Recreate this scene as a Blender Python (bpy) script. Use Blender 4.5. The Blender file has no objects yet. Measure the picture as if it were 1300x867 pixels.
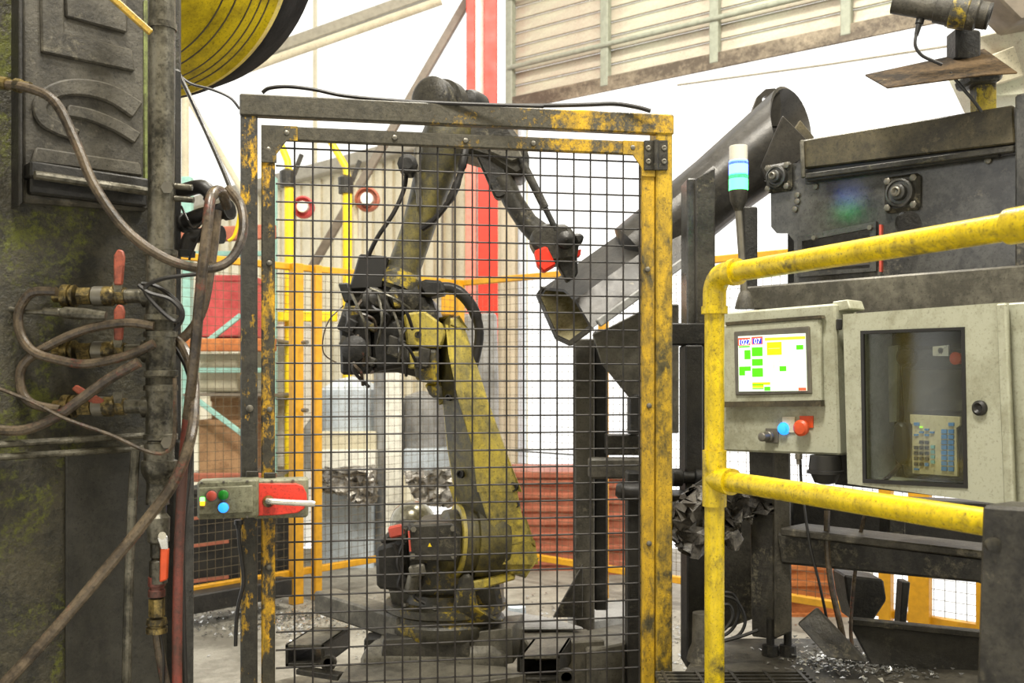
import bpy, bmesh, math, random
from mathutils import Vector, Matrix
from mathutils.geometry import delaunay_2d_cdt
random.seed(7)
SC = bpy.context.scene
COL = SC.collection
# ------------------------------------------------------------------ camera
F = 1264.0            # focal length in pixels of the 1300 px wide frame (35 mm lens)
FV = 1805.0; K = F/FV  # depths below are noted in units of F/FV metres
HU, HV = 650.0, 482.0  # principal column and horizon row
CH = 1.33             # camera height
cd = bpy.data.cameras.new('camera'); cam = bpy.data.objects.new('camera', cd); COL.objects.link(cam)
cam.location = (0, 0, CH); cam.rotation_euler = (math.pi/2, 0, 0)
cd.sensor_width = 36; cd.lens = 36*F/1300; cd.shift_y = (HV-433.5)/1300
cd.clip_start = .05; cd.clip_end = 200
cd.dof.use_dof = True; cd.dof.focus_distance = 2.9; cd.dof.aperture_fstop = 5.0
SC.camera = cam
# ------------------------------------------------------------------ sky, and unseen area lamps added overhead as fill
W = bpy.data.worlds.new('overcast_daylight'); SC.world = W; W.use_nodes = True
W.node_tree.nodes['Background'].inputs['Color'].default_value = (1.0, .99, .955, 1)
W.node_tree.nodes['Background'].inputs['Strength'].default_value = 1.5
def area(name, loc, target, size, power, color=(1, .95, .85)):
    l = bpy.data.lights.new(name, 'AREA'); l.energy = power; l.size = size; l.color = color
    o = bpy.data.objects.new(name, l); COL.objects.link(o); o.location = loc
    o.rotation_euler = (Vector(target)-Vector(loc)).to_track_quat('-Z', 'Y').to_euler()
    return o
area('overhead_fill_lamp', (-.6, .7, 6.0), (-.1, 3.2, 1), 1.0, 400)  # added out of view to brighten the left side and the robot
area('overhead_fill_lamp', (3.0, 1.0, 6.0), (1.0, 3.0, 1.2), 1.0, 230)
area('overhead_fill_lamp', (.5, 4.6, 6.0), (.2, 4.7, 0), 1.0, 260)
vs = SC.view_settings
vs.view_transform = 'Standard'; vs.look = 'None'; vs.gamma = 1; vs.use_curve_mapping = False; vs.exposure = 0.1
# ------------------------------------------------------------------ helpers
def lin(c):
    return tuple(((x/255/12.92) if x/255 <= .04045 else ((x/255+.055)/1.055)**2.4) for x in c)+(1,)
def P(u, v, Y):
    Y *= K; return Vector(((u-HU)/F*Y, Y, CH+(HV-v)/F*Y))
Zax = Vector((0, 0, 1))
class PL:
    """vertical plane through pixel column u0 at depth Y0 whose horizontals vanish at column vp (or through u1 at Y1)"""
    def __init__(s, u0, Y0, vp=None, u1=None, Y1=None):
        Y0 *= K; p = Vector(((u0-HU)/F*Y0, Y0)); Y1 = (Y1 or 0)*K
        d = Vector(((vp-HU)/F, 1)) if vp is not None else Vector(((u1-HU)/F*Y1, Y1))-p
        d.normalize()
        if d.x < 0: d = -d
        s.p, s.d, s.n = p, d, Vector((d.y, -d.x))
        if s.n.dot(-p) < 0: s.n = -s.n
        s.N = Vector((s.n.x, s.n.y, 0)); s.D = Vector((d.x, d.y, 0))
    def __call__(s, u, v, off=0):
        a = (u-HU)/F; q = s.p+s.n*off
        Y = q.dot(s.n)/(a*s.n.x+s.n.y)
        return P(u, v, Y/K)
    def at(s, u, z, off=0):
        r = s(u, HV, off); r.z = z; return r
def basis(d, up=Zax):
    d = d.normalized()
    if abs(d.dot(up)) > .98: up = Vector((1, 0, 0))
    x = d.cross(up).normalized(); return x, x.cross(d).normalized(), d
def spline(pts, k=6):
    n = len(pts); out = []
    for i in range(n-1):
        p0, p1, p2, p3 = pts[max(i-1, 0)], pts[i], pts[i+1], pts[min(i+2, n-1)]
        for j in range(k):
            t = j/k
            out.append(.5*((2*p1)+(p2-p0)*t+(2*p0-5*p1+4*p2-p3)*t*t+(3*p1-p0-3*p2+p3)*t**3))
    out.append(pts[-1]); return out
class MB:
    def __init__(s): s.v = []; s.f = []; s.mi = []; s.m = 0
    def _add(s, vs, fs):
        o = len(s.v); s.v += [Vector(p) for p in vs]
        for f in fs: s.f.append([i+o for i in f]); s.mi.append(s.m)
        return s
    def hexa(s, b, t):
        return s._add(list(b)+list(t), [(3, 2, 1, 0), (4, 5, 6, 7)]+[(i, (i+1) % 4, 4+(i+1) % 4, 4+i) for i in range(4)])
    def box(s, c, x, y, z, ax=None):
        c = Vector(c); X, Y, Z = ax or (Vector((1, 0, 0)), Vector((0, 1, 0)), Zax)
        q = lambda a, b, d: c+X*(a*x/2)+Y*(b*y/2)+Z*(d*z/2)
        return s.hexa([q(-1, -1, -1), q(1, -1, -1), q(1, 1, -1), q(-1, 1, -1)], [q(-1, -1, 1), q(1, -1, 1), q(1, 1, 1), q(-1, 1, 1)])
    def beam(s, p0, p1, w, h, up=Zax):
        X, Y, Z = basis(p1-p0, up); return s.box((p0+p1)/2, w, h, (p1-p0).length, (X, Y, Z))
    def prism(s, pts, vec, pts2=None):
        n = len(pts); pts = [Vector(p) for p in pts]
        back = pts2 or [p+vec for p in pts]
        return s._add(pts+list(back), [list(range(n)), list(range(2*n-1, n-1, -1))]+[(i, n+i, n+(i+1) % n, (i+1) % n) for i in range(n)])
    def plate(s, pl, uv, off, th):
        return s.prism([pl(u, v, off) for u, v in uv], -pl.N*th)
    def rect(s, pl, u0, v0, u1, v1, off, th):
        return s.plate(pl, [(u0, v0), (u1, v0), (u1, v1), (u0, v1)], off, th)
    def holed(s, pl, uv, holes, off, th):
        A = [pl(u, v, off) for u, v in uv]; H = [[pl(u, v, off) for u, v in h] for h in holes]
        o = A[0]; to2 = lambda p: Vector(((p-o).dot(pl.D), (p-o).z))
        pts = []; ed = []
        for loop in [A]+H:
            b = len(pts); pts += [to2(p) for p in loop]; m = len(loop)
            ed += [(b+i, b+(i+1) % m) for i in range(m)]
        V, E, Fc, *_ = delaunay_2d_cdt(pts, ed, [], 1, 1e-7)
        def inside(c, lp):
            r = False; m = len(lp)
            for i in range(m):
                a, q = lp[i], lp[(i+1) % m]
                if (a.y > c.y) != (q.y > c.y) and c.x < (q.x-a.x)*(c.y-a.y)/(q.y-a.y)+a.x: r = not r
            return r
        HL = [[to2(p) for p in h] for h in H]
        Fc = [f for f in Fc if not any(inside(sum((V[i] for i in f), Vector((0, 0)))/len(f), h) for h in HL)]
        V3 = [o+pl.D*p.x+Zax*p.y for p in V]; n = len(V3); vec = -pl.N*th
        from collections import Counter
        cnt = Counter()
        for f in Fc:
            for i in range(len(f)): cnt[tuple(sorted((f[i], f[(i+1) % len(f)])))] += 1
        fs = [list(f) for f in Fc]+[[i+n for i in reversed(f)] for f in Fc]
        for (a, b), c in cnt.items():
            if c == 1: fs.append([a, b, b+n, a+n])
        return s._add(V3+[p+vec for p in V3], fs)
    def tube(s, pts, r, n=8):
        m = len(pts); rr = r if isinstance(r, (list, tuple)) else [r]*m
        vs, fs = [], []; X = None
        for i in range(m):
            d = (pts[min(i+1, m-1)]-pts[max(i-1, 0)]).normalized()
            if X is None: X, Yv, _ = basis(d)
            X = (X-d*X.dot(d)).normalized(); Yv = d.cross(X)
            for k in range(n):
                a = 2*math.pi*k/n; vs.append(pts[i]+(X*math.cos(a)+Yv*math.sin(a))*rr[i])
        for i in range(m-1):
            for k in range(n):
                fs.append((i*n+k, i*n+(k+1) % n, (i+1)*n+(k+1) % n, (i+1)*n+k))
        fs += [list(range(n-1, -1, -1)), list(range((m-1)*n, m*n))]
        return s._add(vs, fs)
    def lathe(s, p, axis, prof, n=20):
        """prof: list of (t, r) along axis from p"""
        X, Yv, d = basis(Vector(axis)); vs, fs = [], []
        for t, r in prof:
            for k in range(n):
                a = 2*math.pi*k/n; vs.append(Vector(p)+d*t+(X*math.cos(a)+Yv*math.sin(a))*max(r, 1e-4))
        m = len(prof)
        for i in range(m-1):
            for k in range(n): fs.append((i*n+k, i*n+(k+1) % n, (i+1)*n+(k+1) % n, (i+1)*n+k))
        fs += [list(range(n-1, -1, -1)), list(range((m-1)*n, m*n))]
        return s._add(vs, fs)
    def cyl(s, p0, p1, r, n=16, r1=None):
        L = (p1-p0).length; return s.lathe(p0, p1-p0, [(0, r), (L, r if r1 is None else r1)], n)
    def loft(s, secs):
        n = len(secs[0]); vs = [p for q in secs for p in q]; m = len(secs)
        fs = [(i*n+k, i*n+(k+1) % n, (i+1)*n+(k+1) % n, (i+1)*n+k) for i in range(m-1) for k in range(n)]
        fs += [list(range(n-1, -1, -1)), list(range((m-1)*n, m*n))]
        return s._add(vs, fs)
    def build(s, name, mat, parent=None, bevel=0, jitter=0, seg=1):
        c = Vector((0, 0, 0))
        lo = Vector([min(p[i] for p in s.v) for i in range(3)]); hi = Vector([max(p[i] for p in s.v) for i in range(3)])
        c = (lo+hi)/2
        me = bpy.data.meshes.new(name); me.from_pydata([p-c for p in s.v], [], s.f)
        mats = mat if isinstance(mat, (list, tuple)) else [mat]
        for m in mats: me.materials.append(m)
        for p, i in zip(me.polygons, s.mi): p.material_index = i
        bm = bmesh.new(); bm.from_mesh(me)
        bmesh.ops.recalc_face_normals(bm, faces=bm.faces[:])
        if bevel:
            ed = [e for e in bm.edges if len(e.link_faces) == 2 and e.calc_face_angle(0) > .6]
            bmesh.ops.bevel(bm, geom=ed, offset=bevel, segments=seg, affect='EDGES', profile=.5, clamp_overlap=True)
        if jitter:
            for v in bm.verts: v.co += Vector((random.uniform(-1, 1), random.uniform(-1, 1), random.uniform(-1, 1)))*jitter
        bm.to_mesh(me); bm.free()
        me.polygons.foreach_set('use_smooth', [True]*len(me.polygons)); me.set_sharp_from_angle(angle=.6)
        o = bpy.data.objects.new(name, me); COL.objects.link(o)
        put(o, c, parent); return o
WL = {}
def put(o, c, parent=None):
    WL[o.name] = Vector(c)
    if parent is not None: o.parent = parent; o.location = Vector(c)-WL[parent.name]
    else: o.location = c
def copy_part(o, c, parent):
    q = o.copy(); COL.objects.link(q); put(q, c, parent); return q
def tag(o, label, cat=None, group=None, kind=None):
    o['label'] = label
    if cat: o['category'] = cat
    if group: o['group'] = group
    if kind: o['kind'] = kind
    return o
def thing(name, label, cat, loc, group=None):
    o = bpy.data.objects.new(name, None); COL.objects.link(o); o.empty_display_size = .1
    put(o, Vector(loc)); return tag(o, label, cat, group)
def struct(o, label=None, cat=None):
    o['kind'] = 'structure'
    if label: o['label'] = label
    if cat: o['category'] = cat
    return o
# ------------------------------------------------------------------ materials
def newmat(name):
    m = bpy.data.materials.new(name); m.use_nodes = True; nt = m.node_tree
    return m, nt, nt.nodes['Principled BSDF'], lambda t: nt.nodes.new(t)
def N_noise(nt, coord, scale, detail=6, rough=.6, dist=0, stretch=None):
    n = nt.nodes.new('ShaderNodeTexNoise'); n.inputs['Scale'].default_value = scale; n.inputs['Detail'].default_value = detail
    n.inputs['Roughness'].default_value = rough; n.inputs['Distortion'].default_value = dist
    if stretch:
        mp = nt.nodes.new('ShaderNodeMapping'); mp.inputs['Scale'].default_value = stretch
        nt.links.new(coord, mp.inputs['Vector']); coord = mp.outputs['Vector']
    nt.links.new(coord, n.inputs['Vector']); return n.outputs['Fac']
def N_ramp(nt, fac, a, b):
    r = nt.nodes.new('ShaderNodeMapRange'); r.inputs['From Min'].default_value = a; r.inputs['From Max'].default_value = b
    nt.links.new(fac, r.inputs['Value']); return r.outputs['Result']
def N_mix(nt, fac, a, b):
    m = nt.nodes.new('ShaderNodeMix'); m.data_type = 'RGBA'
    if isinstance(fac, float): m.inputs[0].default_value = fac
    else: nt.links.new(fac, m.inputs[0])
    for i, x in ((6, a), (7, b)):
        if isinstance(x, tuple): m.inputs[i].default_value = x
        else: nt.links.new(x, m.inputs[i])
    return m.outputs[2]
def N_math(nt, op, a, b):
    m = nt.nodes.new('ShaderNodeMath'); m.operation = op
    for i, x in ((0, a), (1, b)):
        if isinstance(x, (int, float)): m.inputs[i].default_value = x
        else: nt.links.new(x, m.inputs[i])
    return m.outputs[0]
def finish(nt, bs, coord, rough, metal, bump, bscale, spec=.5):
    bs.inputs['Metallic'].default_value = metal; bs.inputs['Specular IOR Level'].default_value = spec
    rf = N_noise(nt, coord, 9, 5); nt.links.new(N_ramp(nt, rf, .1, .9), bs.inputs['Roughness'])
    rr = nt.nodes[-1]; rr.inputs['To Min'].default_value = max(0, rough-.14); rr.inputs['To Max'].default_value = min(1, rough+.14)
    if bump:
        b = nt.nodes.new('ShaderNodeBump'); b.inputs['Strength'].default_value = bump; b.inputs['Distance'].default_value = .006
        nt.links.new(N_noise(nt, coord, bscale, 6, .7), b.inputs['Height']); nt.links.new(b.outputs['Normal'], bs.inputs['Normal'])
def grime(name, base, dirt, amt=.5, scale=6, rough=.6, metal=0., bump=.25, bscale=60, speck=None, spec=.4, stretch=None, stain=None, st_amt=.6, sgrad=None, speckamt=.7):
    """painted or bare surface: base colour, patches of dirt, fine dark specks, optional stains of a third colour"""
    m, nt, bs, nn = newmat(name); tc = nn('ShaderNodeTexCoord'); co = tc.outputs['Object']
    base, dirt = lin(base), lin(dirt)
    f = N_math(nt, 'ADD', N_math(nt, 'MULTIPLY', N_noise(nt, co, scale, 5, .6, .3, stretch), .6), N_math(nt, 'MULTIPLY', N_noise(nt, co, scale*7, 8, .75, .2), .4))
    k = N_ramp(nt, f, .62-amt*.4, .78-amt*.4)
    c = N_mix(nt, k, base, dirt)
    if stain:
        g = N_math(nt, 'ADD', N_math(nt, 'MULTIPLY', N_noise(nt, co, scale*.7, 5, .6, .5), .55), N_math(nt, 'MULTIPLY', N_noise(nt, co, scale*8, 8, .8, .3), .45))
        if sgrad:
            sx = nn('ShaderNodeSeparateXYZ'); nt.links.new(tc.outputs['Generated'], sx.inputs[0])
            a = N_ramp(nt, sx.outputs[sgrad[0]], sgrad[1], sgrad[2]); r = nt.nodes[-1]; r.inputs['To Min'].default_value = 0; r.inputs['To Max'].default_value = -.25
            g = N_math(nt, 'ADD', g, a)
        c = N_mix(nt, N_ramp(nt, g, st_amt-.03, st_amt+.05), c, lin(stain))
    sp = N_ramp(nt, N_noise(nt, co, 130, 4, .7), .55, .68)
    d2 = lin(speck) if speck else tuple(x*.4 for x in dirt[:3])+(1,)
    c = N_mix(nt, N_math(nt, 'MULTIPLY', sp, speckamt), c, d2)
    nt.links.new(c, bs.inputs['Base Color']); finish(nt, bs, co, rough, metal, bump, bscale, spec); return m
def chipped(name, paint, under, cover=.5, scale=9, rough=.5, grad=None, edge=.05, stretch=None, smear=(120, 100, 30), bump=.3, fine=.5):
    """worn paint over darker metal; cover = painted share; grad=(axis, add0, add1) changes the cover along the piece"""
    m, nt, bs, nn = newmat(name); tc = nn('ShaderNodeTexCoord'); co = tc.outputs['Object']
    big = N_noise(nt, co, scale*.55, 4, .6, .15, stretch); small = N_noise(nt, co, scale*4.5, 9, .75, .2, stretch)
    f = N_math(nt, 'ADD', N_math(nt, 'MULTIPLY', big, 1-fine), N_math(nt, 'MULTIPLY', small, fine))
    if grad:
        sx = nn('ShaderNodeSeparateXYZ'); nt.links.new(tc.outputs['Generated'], sx.inputs[0])
        g = N_ramp(nt, sx.outputs[grad[0]], 0, 1); r = nt.nodes[-1]
        r.inputs['To Min'].default_value = grad[1]; r.inputs['To Max'].default_value = grad[2]
        f = N_math(nt, 'ADD', f, g)
    t = .5-(cover-.5)*.4
    k = N_ramp(nt, f, t-edge*.5, t+edge*.5)
    pv = N_mix(nt, N_ramp(nt, N_noise(nt, co, 22, 9, .75, .3, (1, 1, .4)), .42, .66), lin(paint), lin(smear))
    uv = N_mix(nt, N_ramp(nt, N_noise(nt, co, 40, 7, .75), .4, .62), lin(under), tuple(x*.45 for x in lin(under)[:3])+(1,))
    c = N_mix(nt, k, uv, pv)
    sp = N_ramp(nt, N_noise(nt, co, 170, 4, .7), .56, .66)
    c = N_mix(nt, N_math(nt, 'MULTIPLY', sp, .65), c, lin((28, 26, 22)))
    nt.links.new(c, bs.inputs['Base Color']); finish(nt, bs, co, rough, 0, bump, 90); return m
def plain(name, c, rough=.5, metal=0., bump=0.):
    m, nt, bs, nn = newmat(name); co = nn('ShaderNodeTexCoord').outputs['Object']; c = lin(c)
    k = N_ramp(nt, N_noise(nt, co, 25, 5), .4, .75)
    nt.links.new(N_mix(nt, k, c, tuple(x*.7 for x in c[:3])+(1,)), bs.inputs['Base Color'])
    finish(nt, bs, co, rough, metal, bump, 80); return m
def emit(name, c, s):
    m, nt, bs, nn = newmat(name); bs.inputs['Base Color'].default_value = lin(c)
    bs.inputs['Emission Color'].default_value = lin(c); bs.inputs['Emission Strength'].default_value = s
    bs.inputs['Roughness'].default_value = .4; return m
M = {}
M['dark'] = grime('oily dark steel', (62, 59, 51), (30, 28, 24), .5, 7, .42, .0, .45, 60, stain=(104, 98, 80), st_amt=.585)
M['darker'] = grime('black grimy steel', (42, 40, 36), (20, 19, 17), .5, 8, .45, 0, .5, 60, stain=(70, 66, 56), st_amt=.6)
M['machine'] = grime('grimy grey machine paint', (84, 80, 70), (46, 43, 36), .5, 4, .5, 0, .5, 75, stain=(112, 106, 90), st_amt=.59)
M['panel'] = grime('black streaked machine panel', (58, 56, 49), (32, 31, 27), .5, 3, .45, 0, .5, 60, stretch=(1, 1, .3))
M['moss'] = grime('dark casting with mossy residue', (66, 62, 48), (34, 33, 27), .5, 9, .45, 0, 1., 45, stain=(86, 90, 26), st_amt=.528, sgrad=(0, .66, .9))
M['lichen'] = grime('pale green weathered edge', (122, 132, 74), (74, 76, 48), .5, 12, .7, 0, .3, 60)
M['conveyor'] = grime('sooty conveyor steel', (78, 77, 73), (46, 45, 43), .5, 7, .3, .1, .22, 120, stain=(104, 98, 84), st_amt=.6, spec=.6)
M['conveyor_plate'] = grime('sooty conveyor side plate', (78, 77, 73), (46, 45, 43), .5, 7, .22, .1, .04, 150, stain=(100, 95, 84), st_amt=.61, spec=.7)
M['tan_steel'] = grime('brown stained steel plate', (92, 84, 62), (56, 51, 40), .5, 4, .45, 0, .2, 60, stain=(118, 108, 82), st_amt=.6)
M['chute'] = grime('dark chute steel', (56, 53, 48), (34, 32, 29), .45, 4, .38, .2, .15, 50, stain=(116, 110, 94), st_amt=.62)
M['chute_in'] = grime('bright tan lit chute inside', (158, 150, 118), (104, 96, 60), .4, 6, .35, .5, .1, 40)  # brightness of the lit chute floor is put into this tan
M['grey_paint'] = grime('pale grey green cabinet paint', (168, 169, 150), (138, 137, 116), .4, 5, .45, 0, .06, 60, speck=(96, 92, 76), speckamt=.45, stain=(104, 99, 80), st_amt=.62)
M['grey_dirty'] = grime('dirty grey green box paint', (142, 142, 118), (96, 94, 74), .5, 8, .5, 0, .15, 60, stain=(62, 60, 48), st_amt=.58)
M['rail'] = chipped('yellow safety rail paint', (216, 188, 12), (84, 78, 50), .7, 5, .3, smear=(158, 136, 22), edge=.12, bump=.15, fine=.55)
M['matte_black'] = grime('matte black rim', (38, 37, 35), (24, 23, 22), .5, 5, .85, 0, .1, 40, spec=.08)
M['burnt'] = grime('burnt brown sheet', (84, 68, 48), (36, 30, 23), .5, 6, .75, 0, .3, 40, stain=(140, 126, 96), st_amt=.63, spec=.1)
M['gate_dark'] = chipped('mostly worn yellow paint on dark steel', (196, 156, 24), (74, 70, 58), .3, 9, .45, grad=(0, -.09, .10), edge=.08, smear=(130, 104, 26))
M['gate_post_l'] = chipped('half worn yellow gate post', (222, 172, 26), (62, 60, 53), .36, 9, .5, stretch=(1, 1, .5), edge=.05)
M['gate_mid'] = chipped('scuffed yellow gate paint', (190, 152, 30), (76, 70, 48), .62, 9, .45, stretch=(1, 1, .5), edge=.12, smear=(126, 104, 36))
M['gate_yel'] = chipped('yellow gate paint with scuffs', (190, 154, 30), (78, 71, 44), .58, 12, .45, edge=.14, smear=(128, 106, 36), stretch=(1, 1, .6))
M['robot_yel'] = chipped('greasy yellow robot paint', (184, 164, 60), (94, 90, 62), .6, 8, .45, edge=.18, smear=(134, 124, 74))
M['robot_olive'] = chipped('olive soiled and shaded robot paint', (110, 100, 46), (58, 55, 42), .45, 9, .5, edge=.14, smear=(82, 76, 46))
M['robot_dark'] = chipped('grease covered robot casting', (168, 146, 30), (68, 65, 54), .36, 10, .42, edge=.06)
M['hose_black'] = grime('black rubber hose', (40, 37, 34), (24, 22, 21), .5, 12, .42, 0, .1, 80)
M['hose_grey'] = grime('dusty grey hose', (94, 82, 66), (46, 39, 32), .5, 14, .3, 0, .15, 80, stain=(112, 56, 46), st_amt=.59)
M['hose_red'] = grime('faded red hose', (122, 60, 50), (74, 50, 43), .5, 9, .42, 0, .1, 80)
M['pipe'] = grime('dirty galvanised pipe', (112, 108, 95), (56, 53, 44), .5, 9, .3, .4, .3, 60, stain=(34, 33, 28), st_amt=.56)
M['brass'] = grime('dirty brass fitting', (150, 130, 78), (74, 66, 46), .5, 20, .35, .6, .15, 80, stain=(52, 48, 40), st_amt=.53)
M['lever'] = grime('faded red plastic lever', (158, 82, 62), (112, 60, 48), .45, 20, .5, 0, .05, 80)
M['lever_orange'] = plain('orange red lever', (216, 84, 40), .45)
M['chrome'] = plain('bright worn chrome', (226, 224, 218), .25, .8)
M['steel'] = plain('plain steel bolt', (120, 116, 106), .4, .6)
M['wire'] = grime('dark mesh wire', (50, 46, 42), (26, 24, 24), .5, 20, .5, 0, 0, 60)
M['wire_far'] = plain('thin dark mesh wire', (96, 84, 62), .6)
M['drum_yel'] = grime('scratched yellow drum paint', (212, 186, 14), (150, 130, 14), .4, 5, .45, 0, .1, 60)
M['black'] = plain('black plastic', (34, 33, 32), .45)
M['rubber'] = plain('dark rubber', (44, 42, 40), .7)
M['red_col'] = plain('red column paint', (236, 46, 20), .45)
M['white_paint'] = plain('white paint', (236, 234, 222), .5)
M['clad'] = grime('pale beige wall cladding', (206, 198, 172), (182, 174, 150), .4, 2, .55, 0, 0, 40)
M['clad_r'] = grime('weathered grey cladding sheet', (190, 192, 170), (174, 162, 146), .5, 1.2, .6, 0, .05, 40, stain=(92, 78, 60), st_amt=.62)
M['clad_post'] = plain('grey green cladding post', (148, 152, 136), .5)
M['trim_grey'] = plain('grey steel trim', (150, 144, 128), .5)
M['trim_dark'] = plain('dark steel brace', (118, 108, 94), .5)
M['soot'] = grime('soot streaked channel', (150, 138, 118), (84, 74, 62), .5, 3, .6, 0, .1, 40, stretch=(.4, .4, 1))
M['fence_yel'] = plain('amber yellow fence paint', (206, 150, 20), .45)
M['pole_yel'] = plain('bright yellow pole paint', (246, 214, 26), .45)
M['red_bin'] = grime('red container paint', (178, 108, 84), (138, 74, 56), .45, 3, .5, 0, .05, 30)
M['pink_bin'] = grime('faded red bin paint', (204, 84, 84), (168, 62, 60), .4, 3, .5, 0, 0, 30)
M['orange_bin'] = grime('orange brown pallet wood', (196, 122, 66), (150, 84, 44), .45, 4, .7, 0, .05, 30)
M['teal'] = plain('pale teal rack paint', (150, 196, 184), .5)
M['carton'] = grime('brown cardboard', (176, 138, 100), (136, 102, 72), .45, 5, .8, 0, .05, 30)
M['pale_blue'] = grime('pale blue white sheet metal', (196, 206, 214), (166, 174, 180), .4, 3, .45, 0, .02, 30)
M['grey_steel'] = grime('grey sheet metal', (150, 150, 148), (112, 112, 110), .45, 3, .45, 0, .05, 30)
M['foil'] = grime('crumpled silver scrap', (176, 172, 164), (98, 94, 88), .5, 14, .3, .6, .6, 30)
M['concrete'] = grime('grey shop floor concrete', (158, 154, 143), (112, 108, 98), .45, 1.6, .6, 0, .15, 25, speck=(86, 84, 76))
M['plate'] = grime('dusty steel base plate', (112, 108, 96), (68, 65, 57), .5, 4, .5, .1, .15, 50)
M['chips'] = plain('glittering metal chips', (200, 200, 196), .22, .8)
M['glass_dark'] = None
# ================================================================== SETTING
def FR(Y): return PL(650, Y, u1=700, Y1=Y)
def part(parent, name, mat, fn, bevel=0, **k):
    b = MB(); fn(b); return b.build(name, mat, parent, bevel, **k)
b = MB(); b.prism([Vector((x, y, 0)) for x, y in ((-6, .2), (6, .2), (6, 4.75), (1.72, 4.75), (2.85, 7.85), (-6, 7.85))], Vector((0, 0, -.1)))
struct(b.build('floor', M['concrete']), 'grey concrete shop floor with scattered metal chips', 'floor')
b = MB(); b.box((1, 1.2, 6.7), 16, 11, .15); struct(b.build('ceiling', M['clad']), 'high pale shop ceiling above the cell', 'ceiling')
b = MB(); b.box((1, -4.2, 3.3), 16, .15, 6.6); struct(b.build('wall_front', M['clad']), 'pale shop wall behind the viewer', 'wall')
# --- translucent daylight wall at the back left
mt, nt, bs, nn = newmat('milky translucent sheet')
tr = nn('ShaderNodeBsdfTransparent'); tl = nn('ShaderNodeBsdfTranslucent'); tl.inputs['Color'].default_value = (.95, .95, .9, 1)
mx = nn('ShaderNodeMixShader'); mx.inputs[0].default_value = .3
nt.links.new(tr.outputs[0], mx.inputs[1]); nt.links.new(tl.outputs[0], mx.inputs[2]); nt.links.new(mx.outputs[0], nt.nodes['Material Output'].inputs['Surface'])
M['milky'] = mt
WB = PL(600, 13.4, vp=-1000)
e = thing('window_1', 'bright milky translucent wall sheets glowing with daylight', 'window', WB.at(400, 2.3)); struct(e)
us = [150, 236, 320, 400, 500, 596]
for i in range(5):
    zs = [WB.at(us[i]+1, 2.2), WB.at(us[i+1]-1, 2.2), WB.at(us[i+1]-1, 7.4), WB.at(us[i]+1, 7.4)]
    b = MB(); b.prism(zs, -WB.N*.012); b.build('pane', M['milky'], e)
for u in (236, 400):
    part(e, 'mullion', M['clad'], lambda b: b.beam(WB.at(u, 2.2, .03), WB.at(u, 7.4, .03), .035, .04, WB.N), .004)
# --- beige cladding wall
WC = PL(600, 12.6, vp=-1000)
e = thing('wall_back', 'pale beige ribbed cladding wall behind the robot cell', 'wall', WC.at(450, 0)); struct(e)
x = 190.
while x < 668:
    x1 = min(x+26, 669); t = lambda u: 243-.262*(u-335)
    def fn(b):
        b.plate(WC, [(x, t(x)), (x1-1, t(x1)), (x1-1, 640), (x, 640)], 0, .02)
        for q in (.25, .75):
            xm = x+(x1-x)*q
            b.plate(WC, [(xm-2.5, t(xm)+3), (xm+2.5, t(xm)+3), (xm+2.5, 640), (xm-2.5, 640)], .02, .02)
    part(e, 'cladding_sheet', M['clad'], fn); x = x1
part(e, 'eaves_trim', M['trim_grey'], lambda b: b.beam(WC(230, 262, .08), WC(592, 166, .08), .12, .12), .01)
part(e, 'downpipe', M['pale_blue'], lambda b: b.cyl(WC(663, 640, .06), WC(663, 150, .06), .035))
part(e, 'edge_flashing', M['trim_dark'], lambda b: (b.rect(WC, 560, 210, 562, 600, .03, .02), b.rect(WC, 573, 205, 575, 600, .03, .02)))
# --- steel bracing
def trim(n, label, mat, p0, p1, w, h, name='brace_beam'):
    b = MB(); b.beam(p0, p1, w, h); return tag(b.build(name, mat, None, .006), label, 'beam')
trim(1, 'grey sloping roof beam across the bright wall', M['trim_grey'], P(235, 103, 12), P(560, -14, 12), .07, .09)
b = MB(); b.cyl(P(230, 117, 11.9), P(560, 1, 11.9), .035); tag(b.build('brace_tube', M['clad']), 'cream tube running just below the sloping roof beam', 'tube')
trim(2, 'brown grey diagonal brace passing behind the gate top', M['trim_dark'], P(396, 340, 11.5), P(602, -14, 11.5), .065, .065)
b = MB(); b.cyl(P(226, 103, 11.9), P(318, 260, 11.4), .025); tag(b.build('brace_tube', M['clad']), 'thin cream diagonal tube left of the gate frame', 'tube')
b = MB(); b.cyl(P(235, 60, 11.4), P(235, HV+CH*FV/11.4, 11.4), .03); tag(b.build('post_tube', M['clad']), 'cream upright tube beside the dark left column', 'tube')
M['pink_col'] = plain('faded pink column paint', (240, 128, 110), .5)
# --- red column
e = thing('steel_column', 'tall red steel column with its lit web shown white behind the robot', 'column', P(612, 700, 11))
fr = FR(11)
part(e, 'flange', M['red_col'], lambda b: b.rect(fr, 592, -60, 603, 640, 0, .2), .004)
part(e, 'flange', M['red_col'], lambda b: b.rect(fr, 614, -60, 631, 640, 0, .2), .004)
part(e, 'web', M['white_paint'], lambda b: b.rect(fr, 603, -60, 614, 640, -.08, .03))  # web coloured white for the light falling on it
part(e, 'cover_plate', M['red_col'], lambda b: b.rect(fr, 607, 150, 632, 640, .02, .02), .004)
part(e, 'edge_strip', M['pink_col'], lambda b: b.rect(fr, 591, 150, 604, 640, .02, .02), .004)
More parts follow.
